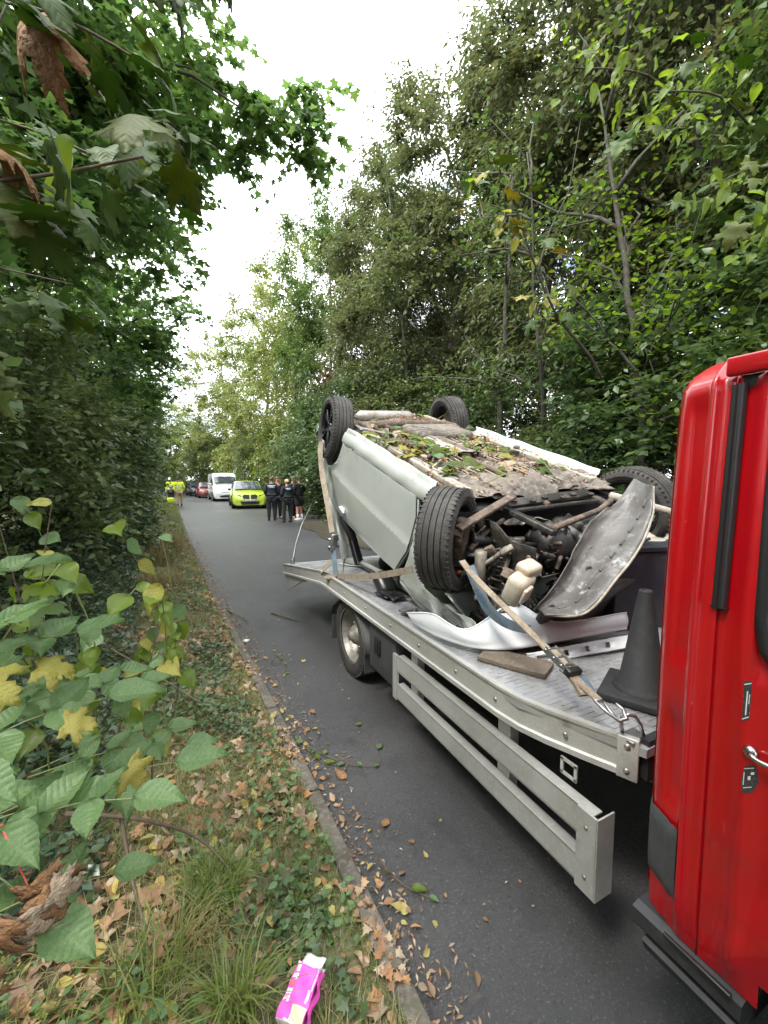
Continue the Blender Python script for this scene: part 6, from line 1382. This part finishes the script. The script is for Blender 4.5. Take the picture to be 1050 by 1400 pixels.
# ---- leaves and dirt on the underside of the car
dbr = empty('leafy_debris', (0, 0, 0), 'broken leafy twigs scattered over the upturned underside of the car', 'leafy debris')
def cw(x, y, z): return FL + ax * x + ay * y + az * z
for k in range(170):
    x = rl.gauss(.62, .34); y = rl.choice([rl.gauss(1.2, .35), rl.uniform(.25, 2.3)])
    if not (.05 < x < 1.5 and .2 < y < 2.5): continue
    kk = rl.choices(['sg', 'go', 'sy', 'sb', 'el'], [5, 4, 2, 3, 2])[0]; a = rl.uniform(0, 6.28)
    put_leaf(dbr, kk, cw(x, y, floorz(x, y) + rl.uniform(.03, .07)), ax * math.cos(a) + ay * math.sin(a) + az * rl.uniform(-.1, .3), az + ax * rl.uniform(-.5, .3) - ay * rl.uniform(0, .5), rl.uniform(.06, .13))
for k in range(26):
    x = rl.uniform(.1, 1.4); y = rl.uniform(.2, 2.3); a = rl.uniform(0, 6.28); L_ = rl.uniform(.15, .5); q = Vector((math.cos(a) * L_, math.sin(a) * L_, 0))
    mb = MB(); p0 = cw(x, y, floorz(x, y) + .04); p1 = cw(min(1.5, max(.05, x + q.x)), min(2.5, max(.15, y + q.y)), .25 + rl.uniform(0, .06)); mb.tube([p0, (p0 + p1) / 2 + az * .03, p1], [.004, .003, .0015], 5)
    mb.build('twig', M['twigm'] if k % 3 else M['stem'], dbr)
n = 3600; PP = np.array([tuple(cw(x, y, floorz(x, y) + .012)) for x, y in zip(.05 + 1.42 * rg.random(n), .15 + 2.4 * rg.random(n))])
stuff('leaf_crumbs', flat_leaves('leaf_crumbs', PP, .026, T_CURL, M['brownleaf'], .01, .6))
# ---- fallen leaves on the road, one object each
FLM = [leaf_mesh('fallen_leaf', 'maple', M['brownleaf'], 31, -.35), leaf_mesh('fallen_leaf', 'oval', M['brownleaf'], 32, -.4), leaf_mesh('fallen_leaf', 'oval', M['yellowleaf'], 33, -.2), leaf_mesh('fallen_leaf', 'maple', M['yellowleaf'], 34, -.3)]
def fallen(x, y, s, k, a=None, label=None, z=None, grp='small fallen leaves on the lane'):
    o = link('fallen_leaf', FLM[k], None, (x, y, (roadz(x, y) if z is None else z) + .006), (rl.uniform(-.12, .12), rl.uniform(-.12, .12), rl.uniform(0, 6.28) if a is None else a), (s, s, s))
    kd = ('brown lobed', 'brown oval', 'yellow oval', 'yellow lobed')[k]; wh = 'close to the kerb' if x - xl(y) < .3 else 'out on open tarmac'; fr = ' near the bottom of the picture' if y < 2 else (' beside the guard rails' if y < 4 else ' level with the truck wheel or beyond')
    tag(o, label or 'small %s fallen leaf %s%s' % (kd, wh, fr), 'leaf', None if label else grp)
fallen(.78, 2.07, .085, 1, .6, 'single orange brown leaf lying by the twig on the tarmac')
fallen(.86, 1.72, .07, 1, 2.4, 'tan leaf on bare tarmac short of the orange brown leaf')
fallen(.745, 1.30, .075, 2, 1.2, 'pale green yellow leaf lying close to the bottom kerb')
fallen(.93, 1.45, .035, 2, 0, 'round little yellow leaf pair on bare tarmac near the truck')
for k in range(40):
    y = 1.1 + 9 * rl.random() ** 1.6; x = xl(y) + .03 + (rl.random() ** 1.8) * 1.3
    if x > 1.15 and y < 6: continue
    fallen(x, y, rl.uniform(.02, .045), rl.choice([0, 1, 2, 2, 3, 1, 1, 2]))
n = 200; yy = 1.0 + 12 * rg.random(n) ** 1.3; PP = np.stack([np.array([xl(q) for q in yy]) + np.abs(rg.normal(size=n)) * .07, yy, np.full(n, .004)], 1)
stuff('gutter_leaves', flat_leaves('gutter_leaves', PP, .035, T_CURL, M['brownleaf'], .012, .5))
n = 80; yy = 1.0 + 10 * rg.random(n) ** 1.3; PP = np.stack([np.array([xl(q) for q in yy]) + np.abs(rg.normal(size=n)) * .08, yy, np.full(n, .006)], 1)
stuff('gutter_leaves', flat_leaves('gutter_leaves_yellow', PP, .032, T_CURL, M['yellowleaf'], .012, .5))
n = 900; yy = 1.0 + 26 * rg.random(n) ** 1.5; PP = np.stack([np.array([xl(q) for q in yy]) + rg.random(n) * 4.5, yy, np.full(n, .0)], 1); PP[:, 2] = [roadz(a, b) for a, b in PP[:, :2]]
stuff('road_debris', flat_leaves('road_debris', PP, .018, T_CURL, M['brownleaf'], .004, .3))
n = 1500; yy = .9 + 14 * rg.random(n) ** 1.3; PP = np.stack([np.array([xl(q) for q in yy]) + np.abs(rg.normal(size=n)) * .11 - .01, yy, np.full(n, .003)], 1)
stuff('gutter_grit', flat_leaves('gutter_grit', PP, .022, T_NARROW, M['brownleaf'], .006, .3))
n = 1100; yy = .9 + 12 * rg.random(n) ** 1.2; PP = np.stack([np.array([xl(q) for q in yy]) - .10 + .075 * rg.random(n), yy, np.full(n, .066)], 1); PP = clumpy(PP, 6.1, .25, 4)
stuff('kerb_litter', flat_leaves('kerb_litter', PP, .030, T_MCURL, M['brownleaf'], .01, .4)); stuff('kerb_grass', blades('kerb_grass', PP - np.array([0, 0, .02]), .06, M['grass'], 1.0, .0035))
# brown mud spread over the far side of the lane past the tail
mud = MB(); rmud = random.Random(4); mp_ = [(5.0 + (1.35 + rmud.uniform(-.3, .3)) * math.cos(a), 12.0 + (4.3 + rmud.uniform(-.6, .6)) * math.sin(a)) for a in [i * .3 for i in range(21)]]
panel_mesh(mud, mp_, lambda u, v: (u, v, roadz(min(u, xr(v)), v) + .014 + .006 * math.sin(u * 9) * math.sin(v * 7)), .3, .004); tag(mud.build('mud_patch', M['soil']), kind='structure')
# right hand verge litter
n = 5000; yy = 8 + 22 * rg.random(n); dd = 2.6 * rg.random(n) ** 1.2 - .5; PP = np.stack([np.array([xr(q) for q in yy]) + dd, yy, np.zeros(n)], 1); PP[:, 2] = [max(rverge_z(a, b), 0) for a, b in PP[:, :2]]
stuff('leaf_litter', flat_leaves('bank_litter', PP, .07, T_CURL, M['brownleaf'], .02, .5))
P = np.stack([np.array([xr(q) for q in yy]) + .6 + 1.4 * rg.random(n), yy, np.zeros(n)], 1); P[:, 2] = [rverge_z(a, b) for a, b in P[:, :2]]
stuff('bank_grass', blades('bank_grass', P, .30, M['grass'], .7, .012))
# twigs on the road
def road_twig(pts, label, leaves=4, r=.003):
    t = empty('fallen_twig', pts[0], label, 'twig'); P = stemmed(t, pts, r, 'twigm')
    for j in range(leaves): put_leaf(t, rl.choice(['el', 'go', 'el']), P[int(12 * (j + .5) / leaves)], (rl.uniform(-1, 1), rl.uniform(-1, 1), .1), (0, 0, 1), rl.uniform(.04, .07))
road_twig([(.70, 2.35, .012), (.85, 2.15, .014), (1.02, 2.12, .012), (1.06, 2.6, .012)], 'bent green twig with leaves lying across the tarmac beside the guard rails', 6)
road_twig([(.62, 2.6, .012), (.66, 2.35, .014), (.72, 2.2, .01)], 'leafy sprig lying against the kerb', 5)
road_twig([(.46, 5.6, .012), (.55, 5.3, .014), (.66, 5.0, .012)], 'far leafy sprig on the tarmac near the tail of the truck', 5, .004)
road_twig([(.96, 5.2, .012), (1.1, 4.9, .016), (1.2, 4.75, .012)], 'bare stick under the tail of the truck', 1, .009)
road_twig([(.75, 3.9, .012), (.8, 3.7, .014), (.72, 3.4, .012)], 'small brown leafy twig on the tarmac opposite the truck wheel', 4)
road_twig([(.72, 1.5, .012), (.79, 1.35, .016), (.86, 1.28, .012)], 'dark broken twig near the bottom of the kerb', 3)
# dead branches on the verge
for pts, lb in (([(-.42, 1.75, .50), (-.2, 1.72, .42), (.0, 1.75, .24), (.12, 1.6, .17)], 'grey dead branch resting over the ivy below the elder'), ([(-.26, 1.78, .45), (-.21, 1.6, .30), (-.15, 1.42, .24)], 'thin dark stick crossing the grey dead branch'), ([(-.5, 3.4, .5), (-.2, 3.2, .32), (.05, 2.9, .22)], 'longer dead stick lying back among the brown leaves')):
    t = empty('dead_branch', pts[0], lb, 'branch'); stemmed(t, pts, .009, 'twigm')
# pink carton
M['pink'] = mat('pink_card', (.80, .10, .50), .35, noise=[(9, (.72, .12, .48), .5, .7)]); M['card_white'] = mat('white_card', (.80, .78, .74), .5); M['cream'] = mat('cream_print', (.85, .72, .38), .45); M['cardred'] = mat('red_print', (.70, .08, .16), .45)
ct = empty('drink_carton', (.272, 1.13, .125), 'crumpled pink and white drink carton lying on the verge by the kerb', 'carton', None, (R(10), R(-8), R(-46)))
cw_, cl_, ch_ = .092, .132, .030
mb = MB()
def cf(side):
    def f(u, v):
        c = .006 * abs(math.sin(v * 6 + side)) + .004 * math.sin(u * 7 + v * 13)
        x = -cw_ / 2 + cw_ * u; y = -cl_ / 2 + cl_ * v; w = 1 - .12 * v
        return {0: (x * w, y, ch_ / 2 + c), 1: (cw_ / 2 * w + c, y, ch_ * (u - .5)), 2: (-cw_ / 2 * w + c, y, ch_ * (.5 - u)), 3: (-x * w, y, -ch_ / 2)}[side]
    return f
for s in range(4): mb.grid(cf(s), 6, 12)
cm_ = mb.build('carton_sleeve', M['pink'], ct)
def dec(nm, u0, u1, v0, v1, m, side=0, sk=0):
    mb = MB(); f = cf(side); k = 5
    def g(u, v): p = Vector(f(u0 + (u1 - u0) * u + sk * v, v0 + (v1 - v0) * v)); return p + (Vector((0, 0, .0012)) if side == 0 else Vector((.0012, 0, 0)))
    mb.grid(g, 3, k); mb.build(nm, M[m], ct)
dec('white_edge', 0, 1, .965, 1.0, 'card_white')
for v0 in (.82,): dec('icon_panel', .06, .22, v0, v0 + .11, 'card_white')
dec('icon_panel', .05, .22, .68, .79, 'card_white'); dec('red_panel', .03, .24, .54, .65, 'cardred')
for u0 in (.02, .14):
    for v0 in (.28, .40): dec('icon_panel', u0, u0 + .10, v0, v0 + .10, 'card_white')
dec('cream_panel', .45, .98, .0, .26, 'cream'); dec('white_mark', .80, .90, .34, .56, 'card_white', 0, .0); dec('white_stripe', .93, .96, .55, .95, 'card_white'); dec('white_stripe', .30, .72, .0, .03, 'card_white')
mb = MB(); mb.grid(lambda u, v: (-cw_ * .35 + cw_ * .8 * u, cl_ / 2 + .032 * v, ch_ / 2 - .012 * v + .004 * math.sin(u * 9)), 6, 3, .001); mb.grid(lambda u, v: (-cw_ * .4 + cw_ * .8 * u, cl_ / 2 + .02 * v, -ch_ / 2 - .01 * v), 6, 3, .001); mb.build('torn_flap', M['card_white'], ct)
mb = MB(); mb.box((0, -cl_ / 2, 0), (cw_ * .98, .002, ch_ * .95)); mb.build('carton_end', M['card_white'], ct)
# bits of white litter at the kerb
ls = MB(); ls.lathe([(0, .0), (.03, 0), (.035, .012), (.0, .014)], 14, None, (xl(4.4) + .05, 4.4, .006)); tag(ls.build('white_lid', M['card_white']), 'small round white lid lying in the gutter among yellow leaves', 'litter')
